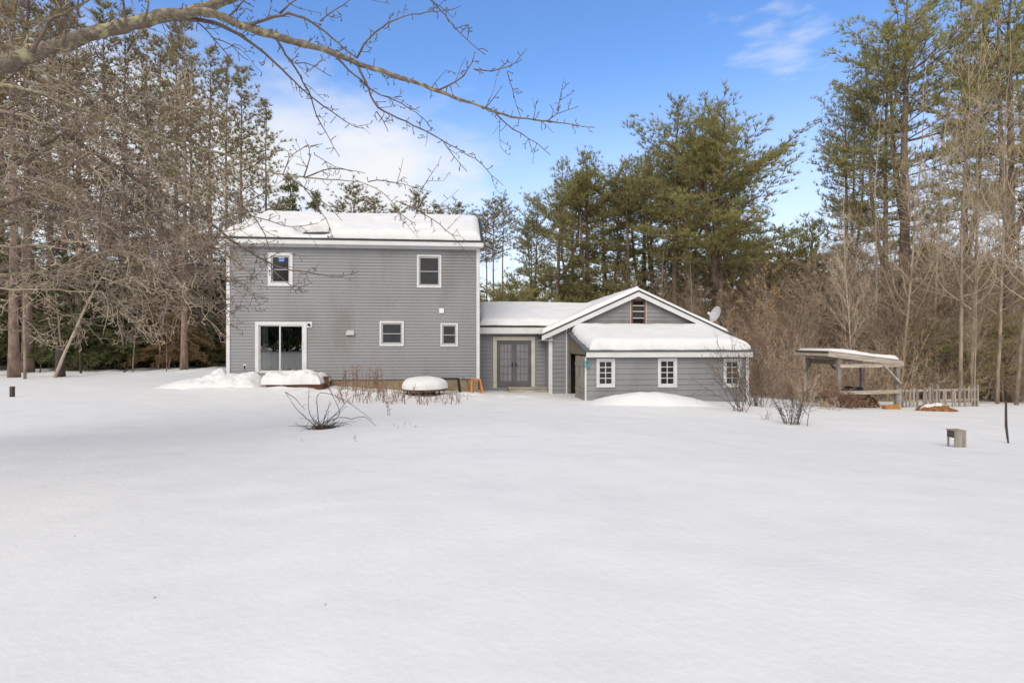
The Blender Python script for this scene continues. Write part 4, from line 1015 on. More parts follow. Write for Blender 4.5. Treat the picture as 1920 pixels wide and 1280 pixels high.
# young pines at the foot of the pine row
for i in range(15):
    px = 960 + i * 23 + rg.uniform(-8, 8); Y = rg.uniform(36, 46); K = rg.choice([YPA, YPB]); tp = rg.uniform(510, 560) if px > 990 else rg.uniform(520, 560)
    put(K, px, Y, tp, 'bushy young pine at the foot of the pine row behind the wing', 'young pines behind the wing', natural=8.2 if K is YPA else 6.2, wide=rg.uniform(1.0, 1.4))
for px, Y, tp, lb in ((925, 44, 532, 'small round young pine beside the tall block'), (968, 43, 510, 'small pointed young pine over the link roof'), (1475, 39, 430, 'olive young pine over the brown thicket'), (1520, 40, 420, 'taller olive young pine over the brown thicket'), (1760, 34, 545, 'low green young pine behind the picket fence'), (1700, 33, 590, 'low green young pine at the end of the wood shed'), (1840, 36, 500, 'green young pine behind the pale sapling'),
                     (1890, 31, 560, 'green young pine beyond the thin dark stake'), (1755, 42, 405, 'rounded olive pine between the two pale bare trunks'), (1905, 38, 420, 'large brownish young pine at the picture edge'), (1560, 33, 668, 'low mossy green young pine behind the open end of the wood shed'), (1755, 27, 600, 'green young pine just behind the picket fence'), (1812, 28, 575, 'dark green young pine over the end of the picket fence'), (1690, 27.5, 640, 'low green young pine beside the wood shed post'), (1880, 28, 590, 'green young pine beyond the fence end'), (1430, 44, 440, 'far young pine over the brown thicket')):
    put(YPA, px, Y, tp, lb, natural=8.2, wide=1.2)
# bare broadleaved trees
BTA = Kind('bare_tree', 'bare tree', bare(21, 17, .08, spread=.46, first=.24, fine=1, dens=.82, up=.22))
BTB = Kind('bare_tree', 'bare tree', bare(22, 15, .066, spread=.44, first=.22, fine=1, dens=.85, up=.22))
BTC = Kind('bare_tree', 'bare tree', bare(23, 13, .058, spread=.36, first=.2, fine=1, dens=1.2, up=.2, bark='bark_pale'))
for px, Y, tp, K, wd, ty, lb in ((1800, 25, -30, BTA, 1.0, -.075, 'tall pale bare tree leaning over the picket fence'), (1822, 26, 30, BTB, 1.0, -.01, 'pale slender bare tree just behind the middle of the picket fence'), (1905, 24, -20, BTA, .9, -.14, 'bare tree leaning strongly in from the picture edge'), (1870, 25, 60, BTB, 1.0, .03, 'bare tree with lichened bark beyond the end of the fence'),
                             (1690, 27, 120, BTB, 1.0, -.11, 'bare tree leaning away behind the wood shed roof'), (1645, 29, 190, BTC, 1.0, -.06, 'thin bare tree above the wood shed roof'), (1740, 29, 90, BTC, 1.1, .05, 'thin bare tree between the shed and the fence'), (1828, 22.6, 470, BTC, .7, .02, 'pale barked sapling growing at the fence end'),
                             (1240, 35, 420, BTC, .9, .0, 'bare tree among the pines behind the gable'), (1300, 33, 430, BTC, 1.0, .03, 'bare tree under the broad rounded pine'), (1445, 29, 500, BTC, .9, .04, 'thin bare tree behind the lean-to corner'), (1600, 27, 330, BTC, .9, -.05, 'slim bare tree beside the tall thick pine trunk')):
    lb = lb.replace('left of', 'beside')
    put(K, px, Y, tp, lb, natural={id(BTA): 17.2, id(BTB): 15.2, id(BTC): 13.2}[id(K)], wide=wd, tilt=(0, ty))
# leaning birch and thin trees by the pine stand
BI = Kind('birch_tree', 'birch tree', bare(31, 7.5, .075, bark='bark_pale', twig='twig', spread=.35, first=.6, dens=.6, up=.1))
BI.put(spot(100, 24.5), 0, 1.0, 'pale birch leaning away from the dark stump', tilt=(0, .42))
ST = Kind('young_tree', 'bare tree', bare(32, 9, .06, spread=.30, first=.35, twig='branch_dark', fine=1, dens=.7))
put(ST, 47, 24, 330, 'mossy bare tree beside the thick pinkish pine trunk', natural=9.2)
put(ST, 122, 25.5, 420, 'dark bare tree at the foot of the leaning birch', natural=9.2, tilt=(0, .1))
# dark stump and thin poles
mb = MB(); p = spot(112, 25); mb.tube([(0, 0, -.2), (.02, 0, .5), (.0, .03, 1.1), (-.05, 0, 1.55)], [.24, .2, .19, .12], 9); 
t = mb.build('tree_stump', M['twig_dark'], None, True); t.location = p; tag(t, 'dark broken stump at the foot of the leaning birch', 'stump')
POL = Kind('thin_tree', 'bare tree', bare(33, 6, .045, bark='bark_redpine', twig='twig', spread=.3, first=.35, fine=0, dens=1.0))
PDK = Kind('thin_tree', 'bare tree', bare(34, 5, .05, bark='twig_dark', twig='twig', spread=.4, first=.3, fine=0, dens=1.1))
for i in range(42):
    px = 60 + i * 9.2 + rg.uniform(-5, 5); Y = rg.uniform(27.5, 41); K = rg.choice([POL, PDK]); s = rg.uniform(.6, 1.1)
    K.put(spot(px, Y), rg.uniform(0, 6.28), s, 'thin bare sapling on the snowy wood floor under the pines', 'thin saplings under the pines', tilt=(rg.gauss(0, .06), rg.gauss(0, .06)))
# brown bare growth filling the wood edge beyond the wing, the shed and the fence
SA = [Kind('young_tree', 'bare tree', bare(41 + k, 8, .038, bark='bark_grey', twig=('twig', 'twig_tan')[k % 2], spread=.52, first=.08, fine=1, dens=1.35, stems=2, up=.07, leaves=(0, .16, 0, .45)[k], leaf_size=.06)) for k in range(4)]
for i in range(96):
    px = 1195 + i * 8.0 + rg.uniform(-10, 10); Y = rg.uniform(27.5, 40)
    if px > 1500: Y = max(Y, 26 + (px - 1500) * .004)
    tp = (500 if px < 1330 else 455 if px < 1450 else 430) + rg.uniform(-25, 95)
    K = SA[rg.choice([0, 1, 2, 0, 2, 3])]
    if 1395 < px < 1470 and rg.random() < .5: K = SA[3]
    if K is SA[3] and (px > 1520 or px < 1400): K = SA[0]
    if K is SA[3]: tp = max(tp, 540)
    lv = K in (SA[1], SA[3])
    put(K, px, Y, tp, 'many-twigged brown sapling still holding dry leaves at the wood edge' if lv else 'many-twigged bare brown sapling at the wood edge', 'leaf-holding saplings at the wood edge' if lv else 'bare saplings at the wood edge', natural=8.2, wide=rg.uniform(.9, 1.25))
BU = [Kind('bare_bush', 'bush', thicket(51 + k, 2.4, 26, twig=('twig', 'twig_tan')[k % 2], rad=1.2, leaves=(.0, .5, .25)[k], leaf=('beech_leaf', 'red_leaf', 'beech_leaf')[k], tw=.006, leaf_size=.04)) for k in range(3)]
for i in range(52):
    px = 1405 + i * 11 + rg.uniform(-9, 9); Y = rg.uniform(23.5, 30)
    if 1500 < px < 1700: Y = rg.uniform(24.5, 30)
    s = rg.uniform(.7, 1.35); k = rg.choice([0, 0, 1, 2]) if px < 1700 else rg.choice([0, 2, 2])
    if px > 1690 and (i % 2 or Y < 26): continue
    BU[k].put(spot(px, Y), rg.uniform(0, 6.28), s, ('low bare brown bush at the wood edge', 'low bush with dry red brown leaves at the wood edge', 'low bush with a few tan leaves at the wood edge')[k], ('bare bushes at the wood edge', 'red leaved bushes at the wood edge', 'tan leaved bushes at the wood edge')[k])
for i in range(16):
    px = 150 + i * 18 + rg.uniform(-9, 9); Y = rg.uniform(33, 42)
    BU[0].put(spot(px, Y), rg.uniform(0, 6.28), rg.uniform(.6, 1.1), 'low bare bush under the pine stand', 'bare bushes under the pine stand')
# the wood further back, one mass
def joined(meshes, places, name, label):
    acc = {}
    for me_list, loc, rz, s in places:
        for n, me in me_list:
            V = np.empty(len(me.vertices) * 3, np.float32); me.vertices.foreach_get('co', V); V = V.reshape(-1, 3) * np.array(s)
            c, sn = math.cos(rz), math.sin(rz); V = np.stack([V[:, 0] * c - V[:, 1] * sn, V[:, 0] * sn + V[:, 1] * c, V[:, 2]], 1) + np.array(loc)
            li = np.empty(len(me.loops), np.int32); me.loops.foreach_get('vertex_index', li); ls = np.empty(len(me.polygons), np.int32); me.polygons.foreach_get('loop_total', ls)
            k = me.materials[0].name; a = acc.setdefault(k, MB())
            st = np.concatenate([[0], np.cumsum(ls)[:-1]])
            t3 = ls == 3; t4 = ls == 4
            T = li[st[t3][:, None] + np.arange(3)] if t3.any() else None; Q = li[st[t4][:, None] + np.arange(4)] if t4.any() else None
            a.add(V, T, Q)
    mb = MB(); mats = []; idx = []
    for k, a in acc.items():
        nt_, nq = sum(len(x) for x in a.T), sum(len(x) for x in a.Q)
        mats.append(bpy.data.materials[k]); idx.append((nt_, nq)); mb.merge(a)
    me = mb.mesh(name, None)
    for m_ in mats: me.materials.append(m_)
    mi = np.concatenate([np.full(t_, i) for i, (t_, _) in enumerate(idx)] + [np.full(q_, i) for i, (_, q_) in enumerate(idx)]).astype(np.int32)
    if len(mi) == len(me.polygons): me.polygons.foreach_set('material_index', mi)
    o = bpy.data.objects.new(name, me); COL.objects.link(o); return tag(o, label, 'woodland', kind='stuff')
pl = []
sml = bare(61, 8, .05, twig='twig', spread=.55, first=.08, fine=0, dens=1.6, stems=2, up=.07)
hml = conifer(62, 7, .2, 2.4, .09, 'hem', leaf='hemlock', dens=.55); hmb = conifer(63, 7, .2, 2.3, .09, 'hem', leaf='brown_needles', dens=.55)
for i in range(150):
    px = -150 + i * 14.8 + rg.uniform(-9, 9); Y = rg.uniform(44, 60)
    if px < 520: K, tp = rg.choice([hml, hml, hmb, sml]), rg.uniform(470, 560)
    elif px < 900: K, tp = hml, rg.uniform(500, 560)
    elif px < 985: K, tp = rg.choice([hml, sml]), rg.uniform(545, 580)
    elif px < 1300: K, tp = rg.choice([hml, sml, hmb]), rg.uniform(505, 570)
    else: K, tp = rg.choice([sml, sml, hmb, hml]), rg.uniform(430, 520)
    h = top_h(px, tp, Y); s = h / (8.2 if K is sml else 7.2)
    pl.append((K, spot(px, Y), rg.uniform(0, 6.28), (s * 1.5, s * 1.5, s)))
for i in range(64):      # the wood across the yard, behind the viewer, which the panes mirror
    x = -62 + i * 1.95 + rg.uniform(-1.5, 1.5); y = -rg.uniform(40, 58); s = rg.uniform(1.9, 2.7)
    pl.append((rg.choice([hml, hmb, sml]), (x, y, -.3), rg.uniform(0, 6.28), (s * 1.1, s * 1.1, s)))
joined(None, pl, 'distant_wood', 'far brown and green woodland closing off the yard')
# ------------------------------------------------------------------ the old apple tree reaching in
ag = random.Random(5); an = np.random.default_rng(5)
LIMBS = []
def limb(pts, r0, r1, Y0, Y1=None, m='apple_twig', spur=1.0, side=1.0, wob=.12):
    """a bough through picture points, at a depth that wanders from Y0 to Y1"""
    Y1 = Y0 if Y1 is None else Y1
    p = np.array(pts, float); d = np.concatenate([[0], np.cumsum(np.hypot(*np.diff(p, axis=0).T))]); n = max(len(p), int(d[-1] / 14))
    s = np.linspace(0, d[-1], n); x = np.interp(s, d, p[:, 0]); y = np.interp(s, d, p[:, 1])
    if n > 4:
        for _ in range(2): x[1:-1] = (x[:-2] + 2 * x[1:-1] + x[2:]) / 4; y[1:-1] = (y[:-2] + 2 * y[1:-1] + y[2:]) / 4
    t = s / d[-1]; ph = ag.uniform(0, 6)
    Y = Y0 + (Y1 - Y0) * t + wob * np.sin(t * 3.0 + ph) * t * (1 - t * .3)
    P = np.stack([W(a, b, c) for a, b, c in zip(x, y, Y)]); P[1:-1] += an.normal(size=(n - 2, 3)) * .006
    LIMBS.append((P, r0 + (r1 - r0) * t ** .8, m, spur, side)); return P
# upper bough and its branches (picture coordinates of the photograph)
limb([(-330, 330), (-200, 225), (-80, 165), (0, 122), (59, 101), (119, 80), (178, 62), (237, 47), (297, 33), (356, 24), (420, 4), (470, -26), (540, -60)], .098, .034, 5.6, 6.6, 'apple', 3.0, 2.0)
limb([(330, 28), (372, 22), (405, 25), (422, 34), (462, 52), (516, 67), (562, 81), (612, 94), (662, 116), (712, 133), (759, 147), (816, 169), (854, 184), (910, 203), (947, 216), (985, 223), (1026, 228), (1057, 230), (1088, 237), (1115, 239)], .044, .004, 6.2, 7.2, 'apple', 1.3, .7)
limb([(300, 36), (355, 34), (409, 44), (450, 64), (494, 97), (522, 125), (550, 150), (575, 175), (587, 187), (612, 203), (637, 219), (656, 237), (681, 241)], .022, .003, 6.3, 7.6)
limb([(584, 184), (591, 216), (603, 234), (616, 259), (637, 294)], .008, .003, 7.2, 7.4)
limb([(519, 75), (534, 100), (556, 131), (572, 159), (584, 184)], .011, .007, 6.4, 7.2)
limb([(553, 119), (581, 114), (600, 128), (622, 144)], .006, .003, 6.7, 6.9)
limb([(470, 46), (503, 34), (525, 25), (556, 27), (578, 36), (600, 52), (616, 67), (637, 84), (669, 109)], .014, .006, 6.3, 6.4)
limb([(525, 25), (544, 9), (566, -8)], .010, .004, 6.3, 6.0)
limb([(669, 109), (672, 94), (687, 78), (709, 56), (737, 37), (762, 28), (800, 25), (829, 22), (863, 12)], .010, .003, 6.5, 6.2)
limb([(631, 108), (650, 128), (675, 150), (700, 172), (737, 187), (769, 203), (791, 219), (810, 244)], .010, .003, 6.5, 7.3)
limb([(672, 125), (684, 153), (697, 184), (706, 206), (737, 216), (769, 231), (791, 241), (829, 262), (866, 284), (897, 300), (913, 316), (926, 334), (944, 348)], .012, .003, 6.6, 7.5)
limb([(706, 209), (722, 231), (728, 247)], .006, .003, 7, 7.1)
limb([(829, 262), (844, 284), (860, 306), (876, 322)], .006, .003, 7.1, 7.3)
limb([(790, -14), (807, 0), (829, 22), (847, 47), (872, 72), (894, 91), (910, 103)], .008, .003, 6.0, 6.3)
limb([(822, 169), (854, 156), (876, 137), (888, 119), (891, 97)], .009, .004, 6.7, 6.5)
limb([(888, 130), (910, 134), (935, 133), (951, 130), (969, 116), (988, 92)], .007, .003, 6.6, 6.5)
limb([(951, 134), (960, 162), (966, 194), (976, 219)], .005, .003, 6.6, 6.7)
limb([(926, 209), (947, 234), (979, 253), (1007, 269), (1032, 291)], .008, .003, 6.9, 7.2)
limb([(1026, 227), (1047, 212), (1085, 200)], .006, .003, 7.1, 7.0); limb([(1046, 209), (1051, 178), (1058, 148)], .005, .002, 7.0, 6.9)
limb([(910, 203), (925, 185), (942, 160)], .005, .003, 6.9, 6.8); limb([(600, 40), (640, 10), (690, -20)], .006, .003, 6.3, 6.2)
limb([(1000, 226), (1004, 205), (998, 184)], .005, .002, 7.0, 6.9); limb([(360, 30), (400, 70), (425, 98), (437, 122)], .008, .003, 6.4, 6.8)
limb([(400, 72), (440, 78), (452, 100), (449, 116)], .006, .003, 6.6, 6.7); limb([(430, 30), (455, 5), (480, -20)], .009, .004, 6.2, 6); limb([(237, 47), (232, 10), (225, -15)], .014, .006, 6.0, 5.9)
limb([(270, 40), (280, 5), (276, -15)], .010, .005, 6.0, 5.9); limb([(119, 80), (128, 40), (105, 5), (100, -20)], .013, .007, 5.9, 5.8); limb([(60, 100), (90, 40), (150, 10), (190, -12)], .014, .006, 5.9, 5.7)
# lichen-covered middle boughs
limb([(-260, 260), (-120, 190), (0, 160), (74, 172), (113, 196), (150, 205), (184, 217), (243, 240), (297, 258), (356, 276), (415, 286), (451, 300), (480, 315), (525, 328), (569, 333), (619, 336), (669, 340), (694, 344), (712, 359), (739, 377), (753, 411), (784, 445)], .048, .003, 6.0, 8.6, 'lichen', 1.0, 1.0)
limb([(-150, 80), (0, 105), (56, 122), (83, 137), (110, 151), (150, 172), (200, 200), (240, 250), (300, 310), (330, 340)], .026, .005, 5.8, 7.2, 'lichen', 1, 1.2)
limb([(690, 341), (712, 334), (744, 342), (784, 353), (810, 360)], .007, .003, 8.2, 8.3)
limb([(753, 380), (804, 404), (829, 425), (857, 451), (888, 490)], .008, .003, 8.5, 8.9)
limb([(569, 333), (585, 304), (587, 276), (572, 262)], .008, .003, 7.5, 7.4); limb([(590, 290), (627, 313), (650, 318)], .005, .003, 7.5, 7.6)
limb([(572, 333), (599, 318), (632, 317), (666, 320), (685, 325)], .008, .003, 7.5, 7.7); limb([(530, 328), (545, 285), (560, 277), (605, 270)], .006, .003, 7.3, 7.3)
limb([(540, 331), (571, 352), (599, 369), (618, 389), (641, 414)], .008, .003, 7.4, 7.8); limb([(599, 395), (616, 417), (624, 445)], .005, .003, 7.6, 7.7); limb([(560, 340), (590, 375), (602, 400)], .006, .004, 7.5, 7.6)
limb([(744, 344), (752, 318), (756, 296)], .004, .002, 8.3, 8.2); limb([(790, 356), (812, 325), (828, 292)], .005, .002, 8.3, 8.2); limb([(750, 400), (770, 413), (783, 440)], .005, .003, 8.5, 8.6); limb([(839, 430), (862, 405), (866, 402)], .004, .002, 8.7, 8.6)
limb([(820, 388), (845, 370), (861, 355)], .003, .002, 8.6, 8.5)
# lower branches that reach over the house front
limb([(120, 250), (230, 320), (282, 352), (327, 376), (371, 399), (428, 446), (467, 473), (498, 487), (521, 504), (563, 507), (597, 515), (633, 519), (653, 518), (673, 509)], .024, .004, 6.6, 8.2)
limb([(498, 490), (521, 515), (541, 535), (555, 543), (574, 540), (586, 529)], .007, .003, 7.7, 7.8); limb([(555, 543), (568, 548), (580, 545)], .004, .003, 7.8, 7.8); limb([(548, 540), (560, 528), (562, 513)], .004, .002, 7.8, 7.8)
limb([(370, 440), (425, 478), (456, 501), (484, 523)], .008, .003, 7.4, 7.8); limb([(400, 360), (450, 385), (482, 411), (498, 442), (507, 470)], .010, .004, 7.2, 7.6)
limb([(470, 405), (512, 417), (552, 428), (570, 424), (597, 418)], .006, .003, 7.5, 7.6); limb([(498, 487), (530, 470), (532, 455)], .005, .003, 7.7, 7.7); limb([(545, 475), (560, 480), (578, 482)], .004, .002, 7.7, 7.7)
# the tangle at the lower side
LT = 'apple_twig_tan'
limb([(-300, 420), (-150, 500), (0, 515), (74, 512), (142, 509), (190, 512), (237, 527), (258, 536), (282, 566), (297, 586), (309, 625)], .036, .003, 6.2, 7.4, 'lichen', 1, 1.5)
limb([(-200, 400), (-60, 460), (0, 462), (74, 459), (140, 470), (210, 500), (260, 520), (330, 560), (380, 575)], .026, .003, 6.0, 7.6, LT, 1, 1.6)
limb([(140, 505), (170, 480), (202, 468), (264, 462), (297, 454), (356, 442), (400, 430)], .014, .003, 6.8, 7.4, LT, 1, 1.5); limb([(230, 500), (297, 488), (335, 481), (386, 477), (424, 462)], .010, .003, 7, 7.4, LT, 1, 1.4)
limb([(190, 520), (230, 535), (262, 545), (300, 552), (344, 560), (401, 586), (419, 594)], .010, .003, 6.9, 7.6, LT, 1, 1.4); limb([(190, 545), (205, 565), (205, 592), (193, 628)], .009, .003, 6.8, 6.9, LT, 1, .8)
limb([(205, 533), (240, 520), (290, 515), (360, 530), (400, 528)], .009, .003, 6.9, 7.5, LT, 1, 1.5); limb([(-100, 330), (0, 345), (80, 370), (160, 400), (230, 440), (280, 470)], .024, .004, 5.9, 7.2, LT, 1, 1.8)
limb([(-120, 280), (0, 262), (90, 280), (170, 320), (250, 370), (320, 420), (360, 470)], .028, .004, 5.9, 7.4, LT, 1, 1.7); limb([(100, 275), (190, 290), (270, 320), (350, 350), (420, 400), (440, 430)], .014, .003, 6.4, 7.5, LT, 1, 1.6)
limb([(40, 620), (70, 640), (110, 655), (150, 640)], .008, .003, 7.2, 7.4, LT, 1, .8); limb([(-60, 560), (0, 575), (50, 600), (90, 650), (130, 660)], .014, .003, 6.6, 7.4, LT, 1, 1.0); limb([(-80, 520), (20, 545), (90, 540), (150, 548), (190, 545)], .016, .006, 6.4, 6.8, LT, 1, 1.4)
limb([(-40, 200), (40, 215), (90, 235), (160, 250), (230, 285), (300, 330), (360, 350)], .020, .003, 5.9, 7.3, LT, 1, 1.6); limb([(220, 560), (240, 590), (270, 600), (300, 640)], .006, .003, 7, 7.1, LT, 1, .8)
limb([(250, 250), (300, 290), (340, 330), (400, 345), (450, 340)], .012, .003, 6.6, 7.4, LT, 1, 1.5); limb([(350, 275), (420, 320), (480, 360), (520, 400)], .010, .003, 7, 7.6, 'apple_twig', 1, 1.1)
for k_ in range(11):
    y0 = ag.uniform(300, 545); x0 = ag.uniform(-60, 170); xs = [x0]; ys = [y0]; dy = ag.uniform(-.25, .45)
    for _ in range(7): xs.append(xs[-1] + ag.uniform(28, 50)); dy += ag.uniform(-.12, .16); ys.append(min(ys[-1] + 38 * dy, 612))
    limb(list(zip(xs, ys)), .012, .003, ag.uniform(5.9, 8.2), ag.uniform(6.6, 9), LT, 1, 1.7)
for k_ in range(12):
    y0 = ag.uniform(40, 300); x0 = ag.uniform(-80, 120); xs = [x0]; ys = [y0]; dy = ag.uniform(-.2, .4)
    for _ in range(6): xs.append(xs[-1] + ag.uniform(25, 48)); dy += ag.uniform(-.1, .15); ys.append(ys[-1] + 36 * dy)
    limb(list(zip(xs, ys)), .011, .003, ag.uniform(5.9, 8.2), ag.uniform(6.6, 9), LT, 1, 1.3)
segs = {'apple_twig': ([], [], [], []), LT: ([], [], [], [])}
def sg(k, p, q, a, b):
    s = segs[k]; s[0].append(p); s[1].append(q); s[2].append(a); s[3].append(b)
def spur_(k, p, d, L):
    n = 3; q = p
    for i in range(n):
        d = d + an.normal(size=3) * .35; d /= np.linalg.norm(d); e = q + d * L / n; sg(k, q, e, .0058, .0050); q = e
        if i and ag.random() < .5:
            f = d + an.normal(size=3) * .8; f /= np.linalg.norm(f); sg(k, q, q + f * L * .35, .0046, .0058)
    sg(k, q, q + d * .02, .0075, .0035)
def shoot(k, p, d, L, r, depth, droop, tang_=True):
    n = max(3, int(L / .09)); q = p; Ls = L / n
    for i in range(n):
        if tang_ and (CAMZ + 0 > q[2] or 960 + F * q[0] / q[1] > 500 - .35 * max(0, F * (q[2] - CAMZ) / q[1] - 170)): return
        d = d + an.normal(size=3) * .16 + np.array([0.02, 0, droop]); d /= np.linalg.norm(d); e = q + d * Ls
        sg(k, q, e, max(r * (1 - .6 * i / n), .0036), max(r * (1 - .6 * (i + 1) / n), .0032)); q = e
        if depth > 0 and ag.random() < .42:
            c = np.cross(d, an.normal(size=3)); c /= np.linalg.norm(c); f = d * .7 + c * .75; f /= np.linalg.norm(f); shoot(k, q, f, L * ag.uniform(.3, .6), r * .6, depth - 1, droop, tang_)
        elif ag.random() < .5:
            c = np.cross(d, an.normal(size=3)); c /= np.linalg.norm(c); spur_(k, q, c + d * .3, ag.uniform(.02, .06))
trunk = MB(); big = {'apple': MB(), 'lichen': MB()}
apple = thing('apple_tree', 'old lichen-covered bare fruit tree whose twiggy boughs reach across the sky', 'apple tree', (-9.6, 6.0, G(-9.6, 6.0) - .2))
for P, r, m, sp, sd2 in LIMBS:
    k = LT if m in (LT, 'lichen') else 'apple_twig'
    tb = big.get(m)
    if tb is None: tb = big.setdefault(m, MB())
    r = r * (1 + an.normal(size=len(r)) * (.10 if r[0] > .02 else .06)) * (1.4 if k != LT else 1.0)
    tb.tube(P, r, 9 if r[0] > .02 else 5)
    L_ = np.linalg.norm(np.diff(P, axis=0), axis=1); acc = 0; nxt = ag.uniform(.03, .1); acc2 = 0; nx2 = ag.uniform(.15, .4)
    for i in range(len(L_)):
        acc += L_[i]; acc2 += L_[i]; d = P[i + 1] - P[i]; d = d / np.linalg.norm(d)
        if acc > nxt:
            acc = 0; nxt = ag.uniform(.035, .12) / sp; c = np.cross(d, an.normal(size=3)); c /= np.linalg.norm(c); spur_(k, P[i] + c * r[i] * .8, c + d * .3, ag.uniform(.04, .14))
        if acc2 > nx2:
            tang = k == LT
            acc2 = 0; nx2 = (ag.uniform(.10, .25) if tang else ag.uniform(.25, .6)) / sd2; c = np.cross(d, an.normal(size=3)); c /= np.linalg.norm(c); c = c * .8 + d * .6; c /= np.linalg.norm(c)
            pxx = 960 + F * P[i][0] / P[i][1]
            if tang and pxx < 430: shoot(k if ag.random() < .62 else 'apple_twig', P[i], c, ag.uniform(.3, 1.25), .0058, 2, -.015)
            elif r[i] > .0045 and (pxx < 560 or not tang): shoot(k, P[i], c, ag.uniform(.12, .38), .0062, 1, .02, False)
base = np.array([-9.6, 6.0, G(-9.6, 6.0) - .2])
joinp = LIMBS[0][0][0]
trunk.tube([base, base + [.1, 0, .9], base + [.35, -.05, 1.7], base + [.9, -.1, 2.5], base * .45 + joinp * .55 + [0, 0, .35], joinp, LIMBS[0][0][2]], [.34, .27, .24, .21, .18, .14, .11], 10)
fork = base + np.array([.5, -.06, 1.95])
for i in (0,):
    pass
for P, r, m, sp, sd2 in LIMBS:
    if P[0][0] < -5.6 and P is not LIMBS[0][0]:
        mid = (fork + P[0]) / 2 + np.array([0, 0, .12]); trunk.tube([fork, mid, P[0], P[1]], [max(.07, r[0] * 1.7), max(.05, r[0] * 1.3), r[0], r[0] * .95], 8)
trunk.build('trunk', M['apple'], apple, True, off=base)
for m, mb in big.items(): mb.build('bough', M[m], apple, True, off=base, label={'lichen': 'pale lichen-crusted boughs'}.get(m))
for m, s in segs.items():
    mb = MB(); mb.segs(*s, 3); mb.build('twigs', M[m], apple, off=base)
# ------------------------------------------------------------------ things in the yard
yg = random.Random(3); yn = np.random.default_rng(3)
def loc(px, Y, dz=0.0):
    x = (px - 960) / F * Y; return np.array([x, Y, G(x, Y) + dz])
def place(o, p, rz=0): o.location = p; o.rotation_euler = (0, 0, rz)
# snow heaps by the house corner, rough and crusty
def heap(name, label, cu, cv, ru, rv_, h, seed, pw=1.0, nu=110, nv=60, rough=.5, basez=None, profile=None):
    a = np.linspace(-1, 1, nu); b = np.linspace(-1, 1, nv); A, B = np.meshgrid(a, b)
    r2 = np.sqrt(A ** 2 + B ** 2) if profile is None else None
    uu = cu + A * ru; vv = cv + B * rv_
    X = C0[0] + uu * DU[0] + vv * DV[0]; Y = C0[1] + uu * DU[1] + vv * DV[1]; gz_ = gz(X, Y)
    f = np.clip(1 - np.abs(A) ** 2.4 - np.abs(B) ** 2.4, 0, 1) ** pw if profile is None else profile(uu, vv)
    n1 = fbm(uu * 1.6 + seed, vv * 1.6, 4); n2 = np.abs(fbm(uu * 4.2 + seed * 3, vv * 4.2, 3))
    z = gz_ - .06 + f * h * (1 + n1 * rough) + np.clip(f * 4, 0, 1) * n2 * .08 * rough * 2
    z = np.where(f <= 0, gz_ - .10, z)
    mb = MB(); ii = (np.arange(nv - 1)[:, None] * nu + np.arange(nu - 1)[None, :]).ravel()
    mb.add(np.stack([X, Y, z], 2).reshape(-1, 3), None, np.stack([ii, ii + 1, ii + nu + 1, ii + nu], 1))
    return tag(mb.build(name, M['roof_snow'], None, True), label, 'snow')
def slid_prof(uu, vv):
    s = np.clip((uu + 2.1) / 1.9, 0, 1) ** .65 * np.clip((1.75 - uu) / .5, 0, 1) ** .6; t = np.clip(1 - np.abs((vv + .80) / 1.0) ** 2.2, 0, 1) ** .7
    return s * t * (1 + .35 * fbm(uu * 1.3 + 5, vv * 1.5, 3))
heap('snow_pile', 'rough heap of slid snow against the house corner before the sliding door', -.10, -.82, 2.2, 1.05, .46, 3, rough=.7, nu=160, nv=80, profile=slid_prof)
heap('snow_pile', 'small crumbled snow lump against the side of the tall block', -.42, .4, .5, .7, .62, 9, .9, 50, 50, .8)
# deck under snow
dk = thing('deck', 'low brown deck with a dark corner post, half buried under snow', 'deck', HW(0, 0, 0), TH)
d0, d1 = U(500, -1.3), U(607, -1.2); dz = Z(722.5, 3.2, -1.3)
mb = MB(); mb.box(d0, d1 - .02, -1.32, -1.28, dz - .30, dz - .005); mb.box(d1 - .05, d1 - .01, -1.279, -.05, dz - .30, dz - .005); mb.build('edge_board', M['deck'], dk)
mb = MB()
for i in range(8): mb.box(d0, d1, -1.34 + i * .16, -1.34 + i * .16 + .15, dz, dz + .035)
mb.build('deck_boards', M['deck'], dk)
mb = MB(); mb.box(d1 - .10, d1 + .04, -.80, -.66, dz - .4, dz + .26); mb.box(d1 - .13, d1 + .07, -.83, -.63, dz + .261, dz + .29); mb.build('post', M['deck'], dk)
blanket('deck_snow', 'lumpy snow heaped on the low deck before the sliding door', (d0 - .25, -1.36, dz + .01), (d1 - .08, -1.36, dz + .01), (d1 - .05, -.06, dz + .03), (d0 - .25, -.06, dz + .03), .40, (.3, .6, .25, .3), 120, 60, 8, rough=1.2, wob=.14)
